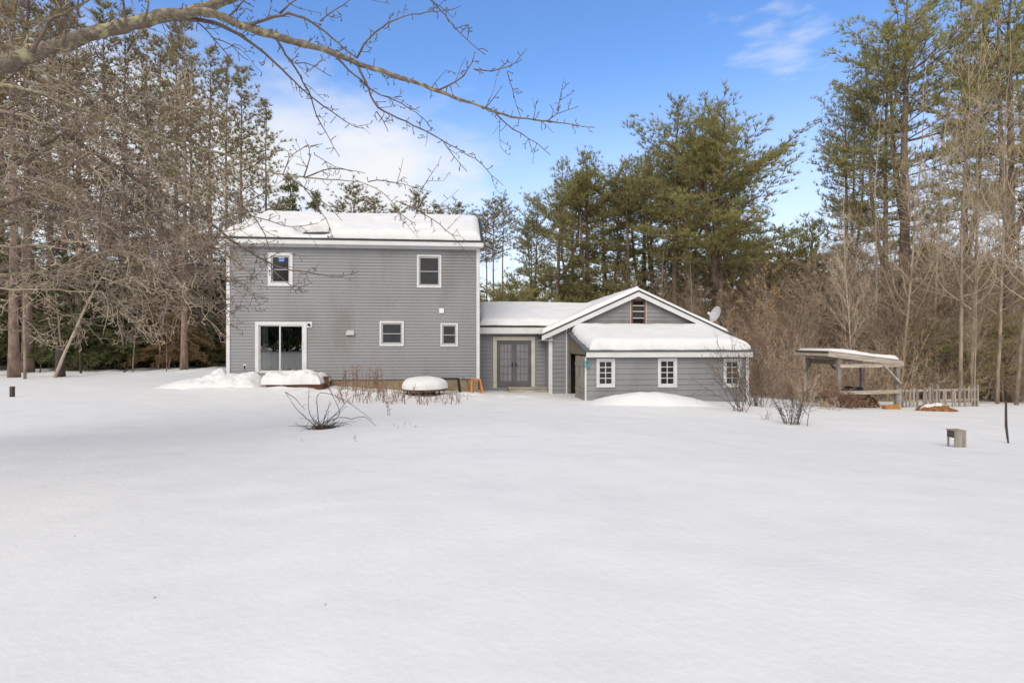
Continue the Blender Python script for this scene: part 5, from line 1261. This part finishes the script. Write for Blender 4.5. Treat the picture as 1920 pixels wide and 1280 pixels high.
# round table with a cap of snow
tp_ = loc(795, 18.7); tz = CAMZ + (640 - 728) / F * 18.7
tb = thing('garden_table', 'round rusty brown garden table wearing a thick cap of snow', 'table', tp_)
mb = MB(); hz = tz - tp_[2]; mb.lathe([(0.001, hz - .05), (.80, hz - .05), (.82, hz - .03), (.82, hz), (.80, hz + .012), (.001, hz + .012)], n=40); mb.build('tabletop', M['rust'], tb)
for (dx, dy) in ((-.62, -.1), (-.42, .3), (-.36, -.45), (.38, -.45), (.58, .05), (.30, .4)):
    mb = MB(); mb.tube([(dx, dy, -.35), (dx * .98, dy * .98, 0), (dx * .94, dy * .94, hz - .05)], .022, 6); mb.build('leg', M['black_metal'], tb)
mb = MB(); na, nr = 48, 16; V = [(0, 0, 0)]; T, Q = [], []
for j in range(1, nr + 1):
    for i in range(na):
        t = 2 * math.pi * i / na; s = j / nr; r_ = .83 * math.sin(s * math.pi / 2) * (1 + .03 * math.sin(3 * t + 1) + .02 * math.sin(7 * t)); z = .43 * max(0.0, math.cos(s * math.pi / 2)) ** .62 * (1 + s * (.05 * math.sin(2 * t + s * 4) + .03 * math.sin(5 * t + s * 9))); V.append((r_ * math.cos(t), r_ * math.sin(t), z + .0))
V[0] = (0, 0, .43)
for i in range(na): T.append((0, 1 + i, 1 + (i + 1) % na))
for j in range(nr - 1):
    for i in range(na): a = 1 + j * na; Q.append((a + i, a + na + i, a + na + (i + 1) % na, a + (i + 1) % na))
mb.add(V, T, Q); o = mb.build('table_snow', M['roof_snow'], None, True); place(o, tp_ + np.array([0, 0, hz + .014])); tag(o, 'dome of speckled snow on the round garden table', 'snow')
# black metal bench frame
bp_ = loc(846, 19.5); bt = CAMZ + (640 - 709.5) / F * 19.5 - bp_[2]
bn = thing('metal_bench', 'thin black metal bench frame standing next to the snow-capped table', 'bench', bp_)
xa, xb = (822 - 846) / F * 19.5, (859 - 846) / F * 19.5
mb = MB(); mb.box(xa - .2, xb, -.03, .03, bt - .04, bt); mb.box(xa - .2, xb, .40, .45, bt - .04, bt)
for q in np.linspace(xa - .15, xb - .05, 7): mb.box(q, q + .03, .031, .399, bt - .03, bt - .005)
mb.build('seat', M['black_metal'], bn)
for (lx, ly) in ((xb - .02, 0.0), (xb - .02, .42), (xa - .15, 0), (xa - .15, .42)):
    mb = MB(); mb.beam((lx + (.10 if lx > 0 else 0), ly, -.2), (lx, ly, bt - .04), .05, .05, (0, 1, 0)); mb.build('leg', M['black_metal'], bn)
mb = MB(); mb.tube([(xb + .42, .1, 0), (xb + .40, .1, .28), (xb + .30, .1, .48), (xb + .12, .1, .58)], .012, 5); mb.build('brace', M['black_metal'], bn)
# orange sawhorse
sp_ = loc(894, 19.6); st2 = CAMZ + (640 - 711.5) / F * 19.6 - sp_[2]
sh = thing('sawhorse', 'small bright orange sawhorse by the white corner board of the tall block', 'sawhorse', sp_)
xa, xb = (884 - 894) / F * 19.6, (899.5 - 894) / F * 19.6
mb = MB(); mb.beam((xa, -.02, st2), (xb, .3, st2 - .03), .07, .07); mb.build('beam', M['orange'], sh)
for (x, y, dx, dy) in ((xa + .02, 0, -.03, -.14), (xa + .03, .03, .04, .14), (xb, .26, .16, -.16), (xb, .3, .02, .16)):
    mb = MB(); mb.beam((x, y, st2 - .02), (x + dx, y + dy, -.15), .05, .045, (0, 1, 0)); mb.build('leg', M['orange'], sh)
# teal hose coil on the lean-to corner
hp = HW(SF0 + .02, VS - .10, Z(682.5, SF0, VS - .1))
mb = MB()
for k in range(4):
    t = np.linspace(0, 2 * math.pi, 22); r_ = .085 + .018 * yg.random(); pts = np.stack([r_ * .8 * np.cos(t), -.012 * k + .012 * np.sin(2 * t), r_ * 1.15 * np.sin(t)], 1); mb.tube(pts, .014, 6, False)
mb.tube([(.0, 0, -.06), (.03, -.02, -.0), (.05, -.01, .05)], .013, 6); mb.box(-.02, .02, .0, .08, .06, .10)
o = mb.build('hose_coil', M['teal'], None, True); place(o, hp, TH); tag(o, 'small teal coil hanging at the lean-to corner beside the plank door', 'hose')
# snow mound over a blue tarp before the lean-to
def mound_prof(uu, vv):
    um = U(1208, -3.9); s = np.clip(1 - ((uu - um) / np.where(uu < um, 2.05, 2.5)) ** 2, 0, 1); t = np.clip(1 - ((vv + 3.9) / .85) ** 2, 0, 1); return s * t ** .7
um = U(1208, -3.9)
heap('snow_mound', 'smooth low snow mound in front of the lean-to windows', um + .1, -3.9, 2.7, 1.0, .44, 21, 1, 110, 50, .22, profile=mound_prof)
mb = MB(); t = np.linspace(0, 1, 24); ux = U(1118, -3.2) + t * 1.75; X = np.array([HW(a, -3.22 + .05 * math.sin(a * 5), 0) for a in ux]); zt = gz(X[:, 0], X[:, 1]) + .02 + .17 * t
V = []
for i in range(24): V += [(X[i, 0], X[i, 1] - .03, zt[i] - .12), (X[i, 0], X[i, 1], zt[i] + .03 + .015 * math.sin(i * 2.1)), (X[i, 0] + .01, X[i, 1] + .12, zt[i] - .02)]
mb.add(V, None, [(3 * i + k, 3 * i + 3 + k, 3 * i + 4 + k, 3 * i + 1 + k) for i in range(23) for k in (0, 1)])
tag(mb.build('tarp', M['tarp'], None, True), 'edge of a blue tarp showing beside the snow mound by the lean-to', 'tarp')

# bare arching shrub in the open snow
cx_ = loc(603, 10.2)
sb = thing('shrub', 'dark arching bare shrub alone in the open snow before the deck', 'shrub', cx_)
def stem_px(pts, r, Y0=10.2, Y1=10.2):
    n = 14; p = np.array(pts, float); d = np.concatenate([[0], np.cumsum(np.hypot(*np.diff(p, axis=0).T))]); s = np.linspace(0, d[-1], n); x = np.interp(s, d, p[:, 0]); y = np.interp(s, d, p[:, 1])
    for _ in range(1): x[1:-1] = (x[:-2] + 2 * x[1:-1] + x[2:]) / 4; y[1:-1] = (y[:-2] + 2 * y[1:-1] + y[2:]) / 4
    Ys = np.linspace(Y0, Y1, n); return np.array([W(a, b, c) for a, b, c in zip(x, y, Ys)]) - cx_
mb = MB()
arcs = [([(598, 797), (592, 733), (594, 733), (620, 738), (652, 752), (675, 770), (697, 786)], 10.2, 9.8), ([(594, 800), (570, 780), (556, 767), (545, 750), (535, 735)], 10.2, 10.5), ([(592, 795), (580, 775), (578, 755), (580, 720)], 10.2, 10.6), ([(606, 793), (612, 772), (621, 754)], 10.2, 10.0), ([(615, 790), (640, 765), (655, 745), (683, 737)], 10.2, 10.7),
        ([(625, 788), (637, 780), (636, 765), (620, 735), (610, 715)], 10.2, 10.8), ([(637, 782), (655, 783), (662, 788), (660, 784), (685, 780), (705, 798)], 10.2, 9.7), ([(598, 800), (578, 804), (568, 810), (557, 828)], 10.1, 9.6), ([(590, 806), (572, 806), (564, 828)], 10.1, 9.5), ([(600, 798), (560, 798), (553, 792)], 10.1, 9.8),
        ([(605, 798), (625, 785), (640, 782)], 10.2, 10.2), ([(600, 796), (588, 785), (586, 778)], 10.2, 10.2), ([(610, 795), (622, 782), (635, 775), (650, 760)], 10.2, 10.3), ([(535, 735), (552, 745), (572, 768)], 10.6, 10.2)]
for pts, a, b in arcs: mb.tube(stem_px(pts, 0, a, b), np.linspace(.0085, .0035, 14), 5)
for k_ in range(16):
    az = yg.uniform(0, 6.28); d = np.array([math.cos(az) * .8 + .25, math.sin(az) * .6, yg.uniform(.35, 1.1)]); d /= np.linalg.norm(d); p = np.array([yg.gauss(0, .08), yg.gauss(0, .06), -.03]); L_ = yg.uniform(.35, .8); q = [p]
    for i in range(7): d = d + np.array([0, 0, -.13]) + yn.normal(size=3) * .07; d /= np.linalg.norm(d); q.append(q[-1] + d * L_ / 7)
    mb.tube(q, np.linspace(.0055, .0025, 8), 4)
P0, P1, A, B = [], [], [], []
for _ in range(150):
    p = np.array([yg.gauss(.02, .15), yg.gauss(0, .10), -.03 + abs(yg.gauss(0, .04))]); d = np.array([yg.gauss(.5, .6), yg.gauss(0, .6), yg.uniform(-.05, .9)]); d /= np.linalg.norm(d); l = yg.uniform(.08, .28)
    P0.append(p); P1.append(p + d * l); A.append(.006); B.append(.003)
for pts, a, b in arcs:
    q = stem_px(pts, 0, a, b)
    for i in range(3, 13):
        if yg.random() < .14: e = yn.normal(size=3); e /= np.linalg.norm(e); P0.append(q[i]); P1.append(q[i] + e * yg.uniform(.03, .12)); A.append(.004); B.append(.0025)
mb.segs(P0, P1, A, B, 4); mb.build('stems', M['twig_dark'], sb)
mb = MB(); mb.tufts(np.stack([yn.normal(size=160) * .12 + .03, yn.normal(size=160) * .09, np.abs(yn.normal(size=160)) * .03], 1), yn.normal(size=(160, 3)) * np.array([1, 1, .4]), .12, .016, 1, .4, yn); mb.build('dead_leaves', M['red_leaf'], sb)
tip = loc(568, 8.3); 
# dead weed stalks
def weed(seed, H, head=True, bent=.2):
    r_ = random.Random(seed); n_ = np.random.default_rng(seed); P0, P1, A, B = [], [], [], []; tips = []
    for s in range(r_.choice([1, 2, 2, 3])):
        p = np.array([r_.gauss(0, .04), r_.gauss(0, .03), -.1]); d = np.array([r_.gauss(0, bent), r_.gauss(0, bent), 1.0]); L_ = H * r_.uniform(.6, 1.1)
        for i in range(6):
            d = d + n_.normal(size=3) * .08; d /= np.linalg.norm(d); q = p + d * L_ / 6; P0.append(p); P1.append(q); A.append(.010 - .0007 * i); B.append(.010 - .0007 * (i + 1)); p = q
            if i > 1:
                e = d + n_.normal(size=3) * .6; e /= np.linalg.norm(e); P0.append(p); P1.append(p + e * L_ * .13); A.append(.006); B.append(.005); tips.append(p + e * L_ * .13)
        tips.append(p)
    b = MB(); b.segs(P0, P1, A, B, 4); out = [('stalk', b.mesh('stalk', M['weed']))]
    if head:
        c = MB(); c.quads(np.repeat(np.array(tips), 5, 0) + n_.normal(size=(len(tips) * 5, 3)) * .025, .022, n_); out.append(('dry_leaves', c.mesh('dry_leaves', M['seed'])))
    return out
WK = [Kind('dry_weed_plant', 'dry weed', weed(70 + k, .62, k % 2 == 0)) for k in range(4)]
for i in range(170):
    px = 628 + (i / 169) ** .9 * 238 + yg.gauss(0, 6); Y = yg.uniform(15.0, 19.3); s = yg.uniform(.5, 1.05) * (1.0 if px < 790 else .75)
    WK[i % 4].put(loc(px, Y, -.05), yg.uniform(0, 6.28), s, 'dead weed stalk in the snowy bed under the foundation', 'dead weed stalks along the foundation', tilt=(yg.gauss(0, .12), yg.gauss(0, .12)))
TW = [Kind('tall_weed_plant', 'dry weed', weed(80 + k, 1.25, True, .12)) for k in range(3)]
for i, px in enumerate((640, 652, 664, 673, 684, 693, 702, 710, 648, 668, 698, 716)):
    TW[i % 3].put(loc(px, 19.0 + yg.random() * .4, -.1), yg.uniform(0, 6.28), yg.uniform(.75, 1.12), 'tall reddish dead weed against the house wall', 'tall dead weeds against the house wall', tilt=(0, yg.gauss(0, .08)))
for i, (px, py) in enumerate(((733, 800), (745, 812), (757, 806), (770, 800), (786, 809), (660, 832), (665, 838), (752, 822), (742, 806))):
    Y = 1.72 * F / (py - 640); Y = min(Y, 11); WK[i % 4].put(loc(px, Y, -.03), yg.uniform(0, 6.28), yg.uniform(.12, .28), 'small dry weed tip poking through the open snow', 'weed tips in the open snow', tilt=(0, yg.gauss(.1, .3)))
WK[1].put(loc(733, 12.2, -.05), 1.0, 1.05, 'lone thin weed standing clear of the weed bed', tilt=(0, .03))
WK[3].put(loc(568, 8.4, -.03), 1.0, .25, 'tiny dark seed stalk in the snow before the arching shrub')
# shrubs before the lean-to and the wood shed
def bush_px(name, label, px, Y, H, spread, nst, twig, seed, red=0, r0=.010):
    r_ = random.Random(seed); n_ = np.random.default_rng(seed); t = thing(name, label, 'shrub', loc(px, Y, -.05)) if red else None; P0, P1, A, B, LP = [], [], [], [], []
    for s in range(nst):
        p = np.array([r_.gauss(0, .12), r_.gauss(0, .10), -.05]); d = np.array([r_.gauss(0, spread), r_.gauss(0, spread), 1.0]); d /= np.linalg.norm(d); L_ = H * r_.uniform(.55, 1.1); r1 = r0 * r_.uniform(.7, 1.3)
        for i in range(7):
            d = d + n_.normal(size=3) * .09; d /= np.linalg.norm(d); q = p + d * L_ / 7; P0.append(p); P1.append(q); A.append(r1 * (1 - .1 * i)); B.append(r1 * (1 - .1 * (i + 1))); p = q
            if i > 1:
                for _ in range(2):
                    e = d + n_.normal(size=3) * .5; e /= np.linalg.norm(e); l = L_ * r_.uniform(.12, .3); u = p
                    for j in range(3):
                        e = e + n_.normal(size=3) * .2; e /= np.linalg.norm(e); x = u + e * l / 3; P0.append(u); P1.append(x); A.append(r1 * .4); B.append(r1 * .28); u = x
                        g_ = e + n_.normal(size=3) * .7; g_ /= np.linalg.norm(g_); P0.append(u); P1.append(u + g_ * l * .25); A.append(r1 * .3); B.append(r1 * .2)
                        if r_.random() < red: LP.append(u + n_.normal(size=3) * .02)
    b = MB(); b.segs(P0, P1, A, B, 4)
    if not red:
        t = b.build(name, M[twig]); t.location = loc(px, Y, -.05); return tag(t, label, 'shrub')
    b.build('stems', M[twig], t)
    if LP: c = MB(); c.quads(LP, .032, n_); c.build('leaves', M['red_leaf'], t)
    return t
bush_px('shrub', 'many-stemmed bare shrub in front of the last lean-to window', 1390, 15.8, 1.75, .30, 17, 'branch_dark', 91, .12)
bush_px('shrub', 'bare shrub with rusty twigs at the outer corner of the lean-to', 1418, 17.5, 2.6, .24, 28, 'branch_dark', 92, .45)
bush_px('shrub', 'grey upright shrub in the snow between lean-to and wood shed', 1487, 13.6, 1.0, .22, 24, 'branch_dark', 93)
bush_px('shrub', 'tiny forked shrub just beside the grey upright one', 1442, 14.2, .38, .5, 5, 'twig', 94, 0, .006)
bush_px('shrub', 'dense russet shrub crowding the open end of the wood shed', 1548, 19.6, 1.05, .34, 60, 'twig', 95, 1)
bush_px('shrub', 'low russet shrub under the front rail of the wood shed', 1590, 19.6, .75, .45, 30, 'twig', 96, .8)
bush_px('shrub', 'pale twiggy shrub in snow before the wood shed post', 1562, 18.0, .5, .55, 16, 'twig_tan', 97)
bush_px('shrub', 'pale twiggy bush at the corner of the wood shed', 1512, 18.6, 1.2, .3, 16, 'twig_tan', 98)
# wood shed
wp = np.array([(1572 - 960) / F * 20.0, 20.0, 0]); wp[2] = G(wp[0], wp[1]); WR = math.atan2(.55, 2.75)
ws = thing('wood_shed', 'open weathered wood shed with a snow-topped slanting roof', 'shed', wp, WR)
wl = 2.72; wdp = 1.6; zt0 = CAMZ + (640 - 673) / F * 20 - wp[2]; zt1 = zt0 - .24
posts = [(0, 0, zt0 + .04), (wl, 0, zt1 - .05), (.05, wdp, zt0 + .02), (wl, wdp, zt1 - .05)]
for (x, y, h) in posts:
    mb = MB(); mb.box(x - .07, x + .07, y - .07, y + .07, -.5, h); mb.build('post', M['old_wood'], ws)
def slope_beam(x0, x1, y, off, h, t=.05):
    b = MB(); f = lambda x: zt0 + .13 - (x + .62) * .112 + off; v = [(x0, y, f(x0)), (x1, y, f(x1)), (x1, y + t, f(x1)), (x0, y + t, f(x0))]; v8 = v + [(a, c, e + h) for a, c, e in v]
    b.add(v8, None, [(3, 2, 1, 0), (4, 5, 6, 7), (0, 1, 5, 4), (1, 2, 6, 5), (2, 3, 7, 6), (3, 0, 4, 7)]); return b
slope_beam(-.55, wl + .20, -.14, -.02, .19).build('roof_beam', M['old_wood_h'], ws, label='long slanting front beam')
slope_beam(-.55, wl + .20, wdp + .08, 0, .17).build('roof_beam', M['old_wood_h'], ws)
mb = MB()
for i in range(7): 
    y0 = -.085 + i * .258; b = slope_beam(-.53, wl + .18, y0, .175, .03, .25); mb.merge(b)
mb.build('roof', M['barn_wood'], ws)
fz = lambda x: zt0 + .13 - (x + .62) * .112
mb = MB(); mb.box(-.59, -.551, -.12, wdp + .1, fz(-.55) - .0, fz(-.55) + .10); mb.build('end_board', M['old_wood_h'], ws)
mb = MB(); zr_ = zt0 - .22; mb.box(-.02, wl + .09, -.125, -.071, zr_ - .11, zr_ + .02); mb.build('rail', M['old_wood_h'], ws, label='upper front rail')
zr2 = CAMZ + (640 - 736) / F * 20 - wp[2]; mb = MB(); mb.box(-.02, wl + .1, -.125, -.071, zr2 - .07, zr2 + .07); mb.build('rail', M['old_wood_h'], ws, label='lower front rail')
mb = MB(); mb.box(-.1, wl + .05, wdp + .065, wdp + .105, zr2 - .05, zr2 + .07); mb.build('rail', M['old_wood_h'], ws)
mb = MB(); mb.beam((wl - .80, -.152, zr_ - .03), (wl + .02, -.152, zr2 + .32), .05, .13, (0, 1, 0)); mb.build('brace', M['old_wood_h'], ws)
mb = MB(); mb.beam((1.1, wdp - .02, zr_ - .02), (1.6, wdp - .02, zr2 + .6), .05, .10, (0, 1, 0)); mb.beam((-.1, wdp - .3, zt0 - .1), (-.1, wdp - .02, zt0 - .6), .05, .08, (1, 0, 0)); mb.build('brace', M['barn_wood'], ws)
mb = MB(); mb.box(-.06, -.03, .1, wdp - .1, zt0 - .22, zt0 - .02); mb.build('end_panel', M['barn_wood'], ws)
mb = MB(); n_ = 40; V, Q = [], []
for i in range(n_):
    s = i / (n_ - 1); x = -.42 + s * (wl + .48)
    e = min(1, min(s, 1 - s) / .05) ** .5; zt_ = fz(x) + .206
    for y, k in ((-.08, 0), (-.075, .8), (-.03, 1), (wdp + .02, 1), (wdp + .08, 0)):
        V.append((x, y, zt_ + k * e * (.13 + .02 * math.sin(x * 3) + .008 * math.sin(x * 11))))
for i in range(n_ - 1):
    for k in range(4): Q.append((i * 5 + k, i * 5 + 5 + k, i * 5 + 6 + k, i * 5 + 1 + k))
mb.add(V, None, Q); o = mb.build('roof_snow', M['roof_snow'], None, True); place(o, wp, WR); tag(o, 'thin even snow layer on the wood shed roof', 'snow')
wsp = lambda x, y, z: wp + np.array([x * math.cos(WR) - y * math.sin(WR), x * math.sin(WR) + y * math.cos(WR), z])
mb = MB(); A_, B_ = np.meshgrid(np.linspace(0, 1, 16), np.linspace(0, 1, 8)); zt_ = zr2 + .12 + .06 * np.sin(A_ * 7 + B_ * 3) + .05 * fbm(A_ * 6, B_ * 6, 2); ii = (np.arange(7)[:, None] * 16 + np.arange(15)[None, :]).ravel()
mb.add(np.stack([.15 + A_ * 1.1, .1 + B_ * .7, zt_], 2).reshape(-1, 3), None, np.stack([ii, ii + 1, ii + 17, ii + 16], 1))
A2 = np.linspace(0, 1, 16); V = []
for a, z in zip(A2, zt_[0]): V += [(.15 + a * 1.1, .1, z), (.15 + a * 1.1, .08, z - .16 - .03 * math.sin(a * 20))]
mb.add(V, None, [(2 * i, 2 * i + 1, 2 * i + 3, 2 * i + 2) for i in range(15)])
o = mb.build('tarp', M['tarp_black'], None, True); place(o, wp, WR); tag(o, 'crumpled black tarp over the stack behind the lower rail of the wood shed', 'tarp')
k = 0
for row in range(5):
    for i in range(12 - row % 2):
        x = .30 + i * .155 + (row % 2) * .07 + yg.gauss(0, .012); z = -.02 + row * .105
        if (x > 1.55 and row > 3) or (x > 1.9 and row > 1): continue
        b = MB(); r_ = yg.uniform(.045, .066); y0 = .05 + yg.uniform(0, .08); b.tube([(0, 0, 0), (yg.gauss(0, .01), .25, yg.gauss(0, .008)), (0, .5, 0)], [r_, r_ * .95, r_ * .9], yg.choice([5, 6, 7]))
        o = b.build('firewood_log', M['fire_log'], None); place(o, wsp(x, y0, z), WR); tag(o, 'split firewood log in the stack under the wood shed', 'log', 'firewood stacked under the wood shed')
for i in range(3):
    b = MB(); b.box(-.34 - .04 * i, .34 - .03 * i, -.09, .09, 0, .055); o = b.build('plank', M['plank_orange'], None); pp_ = wsp(2.15, -.30, 0); place(o, (pp_[0], pp_[1], G(pp_[0], pp_[1]) - .01 + .06 * i), WR + .05 * i); tag(o, 'fresh orange plank stacked under the wood shed rail', 'plank', 'fresh orange planks under the wood shed')
# picket fence
fx0, fx1 = 1688, 1834; FY0, FY1 = 20.9, 22.0
fp0, fp1 = loc(fx0, FY0), loc(fx1, FY1); dv2 = fp1 - fp0; fl = math.hypot(dv2[0], dv2[1]); fr_ = math.atan2(dv2[1], dv2[0])
pf = thing('picket_fence', 'weathered grey picket fence with gappy uneven boards', 'fence', fp0, fr_)
slp = dv2[2] / fl
npk = 25
for i in range(npk):
    if i in (6, 15, 19): continue
    x = fl * i / (npk - 1); zb_ = slp * x - .3; h = .76 + yg.gauss(0, .06) + .10 * i / npk; w_ = yg.uniform(.065, .125); ti = yg.gauss(0, .055)
    b = MB(); v = [(-w_ / 2, 0, 0), (w_ / 2, 0, 0), (w_ / 2 + ti, 0, h + .28), (w_ * .25 + ti, 0, h + .30), (-w_ / 2 + ti, 0, h + .27)]
    if i in (17, 22): v = [(a, c, e if e < .2 else e - .03) for a, c, e in v]
    v = [(a + x, c, e + zb_) for a, c, e in v]; v8 = v + [(a, .022, e) for a, c, e in v]
    b.add(v8, [(0, 1, 2), (0, 2, 3), (0, 3, 4), (7, 6, 5), (8, 7, 5), (9, 8, 5)], [(0, 5, 6, 1), (1, 6, 7, 2), (2, 7, 8, 3), (3, 8, 9, 4), (4, 9, 5, 0)])
    b.build('picket', M['picket'], pf)
for hh in (.25, .68):
    b = MB(); b.beam((-.02, .05, hh), (fl, .05, slp * fl + hh + .05), .035, .08, (0, 0, 1)); b.build('rail', M['old_wood_h'], pf)
for xx in (0, fl * .5, fl):
    b = MB(); b.box(xx - .06, xx + .06, .075, .19, slp * xx - .4, slp * xx + .93); b.build('post', M['old_wood'], pf)
# rusty heap of bark and chips
hp_ = loc(1757, 19.6)
mp_ = thing('mulch_heap', 'low rust-brown heap of bark and chips, snow along its crest', 'heap', hp_)
na, nb = 46, 20; A_, B_ = np.meshgrid(np.linspace(-1, 1, na), np.linspace(-1, 1, nb)); f = np.clip(1 - A_ ** 2 - B_ ** 2, 0, 1) ** .6; X = A_ * .80; Yv = B_ * .45; Zv = f * (.30 + .08 * A_ * -1) * (1 + fbm(X * 5, Yv * 5, 3)) + fbm(X * 14, Yv * 14, 2) * .05 * f - .07
Zv += gz(X + hp_[0], Yv + hp_[1]) - hp_[2]
b = MB(); ii = (np.arange(nb - 1)[:, None] * na + np.arange(na - 1)[None, :]).ravel(); b.add(np.stack([X, Yv, Zv], 2).reshape(-1, 3), None, np.stack([ii, ii + 1, ii + na + 1, ii + na], 1)); pts_ = np.stack([X, Yv, Zv], 2)[f > .05]
b.tufts(pts_[yn.integers(0, len(pts_), 700)], yn.normal(size=(700, 3)) * np.array([1, 1, .35]), .09, .018, 1, .3, yn)
b.build('chips', M['mulch'], mp_)
k_ = np.clip(1 - (A_ / .95) ** 2 - ((B_ + .12) / .36) ** 2, 0, 1) * (fbm(X * 6 + 3, Yv * 6, 3) > -.12)
b = MB(); b.add(np.stack([X, Yv, Zv - .02 + .06 * np.sqrt(np.clip(k_, 0, 1))], 2).reshape(-1, 3), None, np.stack([ii, ii + 1, ii + na + 1, ii + na], 1)); b.build('snow_crest', M['roof_snow'], mp_, True)
# wooden box on legs in the open snow
wb = loc(1789, 10.8); zt_ = CAMZ + (640 - 806.5) / F * 10.8 - wb[2]
bx = thing('wooden_box', 'small weathered wooden box with one open side standing in open snow', 'wooden box', wb, R(5))
b = MB(); b.box(0, .25, -.03, 0, -.2, zt_); b.build('side_panel', M['old_wood'], bx)
b = MB(); b.box(.002, .23, .001, .165, zt_ - .16, zt_ - .012); b.build('body', M['twig_dark'], bx)
b = MB(); b.box(-.012, .24, .001, .18, zt_ - .011, zt_ + .006); b.build('lid', M['old_wood'], bx)
b = MB(); b.box(.004, .03, .135, .163, -.2, zt_ - .161); b.build('leg', M['old_wood'], bx)
b = MB(); b.box(.20, .228, .135, .163, -.2, zt_ - .161); b.build('leg', M['old_wood'], bx)
# stakes
sp2 = loc(1889, 11.6); h = CAMZ + (640 - 750) / F * 11.6 - sp2[2]
b = MB(); b.tube([(.03, 0, -.1), (.0, 0, .15), (-.03, 0, .4), (-.035, 0, h)], [.012, .022, .026, .02], 7); o = b.build('stake', M['twig_dark'], None); place(o, sp2); tag(o, 'thin dark crooked stake standing in the snow beyond the wooden box', 'stake')
sp3 = loc(23, 16); h = CAMZ + (640 - 725) / F * 16 - sp3[2]
b = MB(); b.box(-.045, .045, -.045, .045, -.2, h); b.box(-.047, .047, -.047, .047, h + .001, h + .01); o = b.build('post', M['twig_dark'], None); place(o, sp3); tag(o, 'short dark square post alone in the open snow', 'post')
sp4 = loc(235, 28.5)
b = MB(); b.tube([(-.12, 0, -.05), (.0, 0, .10), (.16, 0, .26)], [.04, .05, .035], 6); o = b.build('fallen_branch', M['twig_dark'], None); place(o, sp4); tag(o, 'dark broken branch end poking from the snow by the pine stand', 'branch')

for px, py, a in ((290, 1131, .4), (610, 1145, 1.9), (140, 1012, 2.6)):
    Y = CAMZ * F / (py - 640); b = MB(); b.tube([(-.007, 0, .001), (0, .002, .004), (.008, -.002, .002)], [.0014, .0022, .0014], 5)
    o = b.build('twig_bit', M['twig_dark']); x = (px - 960) / F * Y; place(o, (x, Y, G(x, Y) + .003), a); tag(o, 'tiny dark bit of twig lying on the open smooth snow', 'twig', 'twig bits dropped on the open snow')
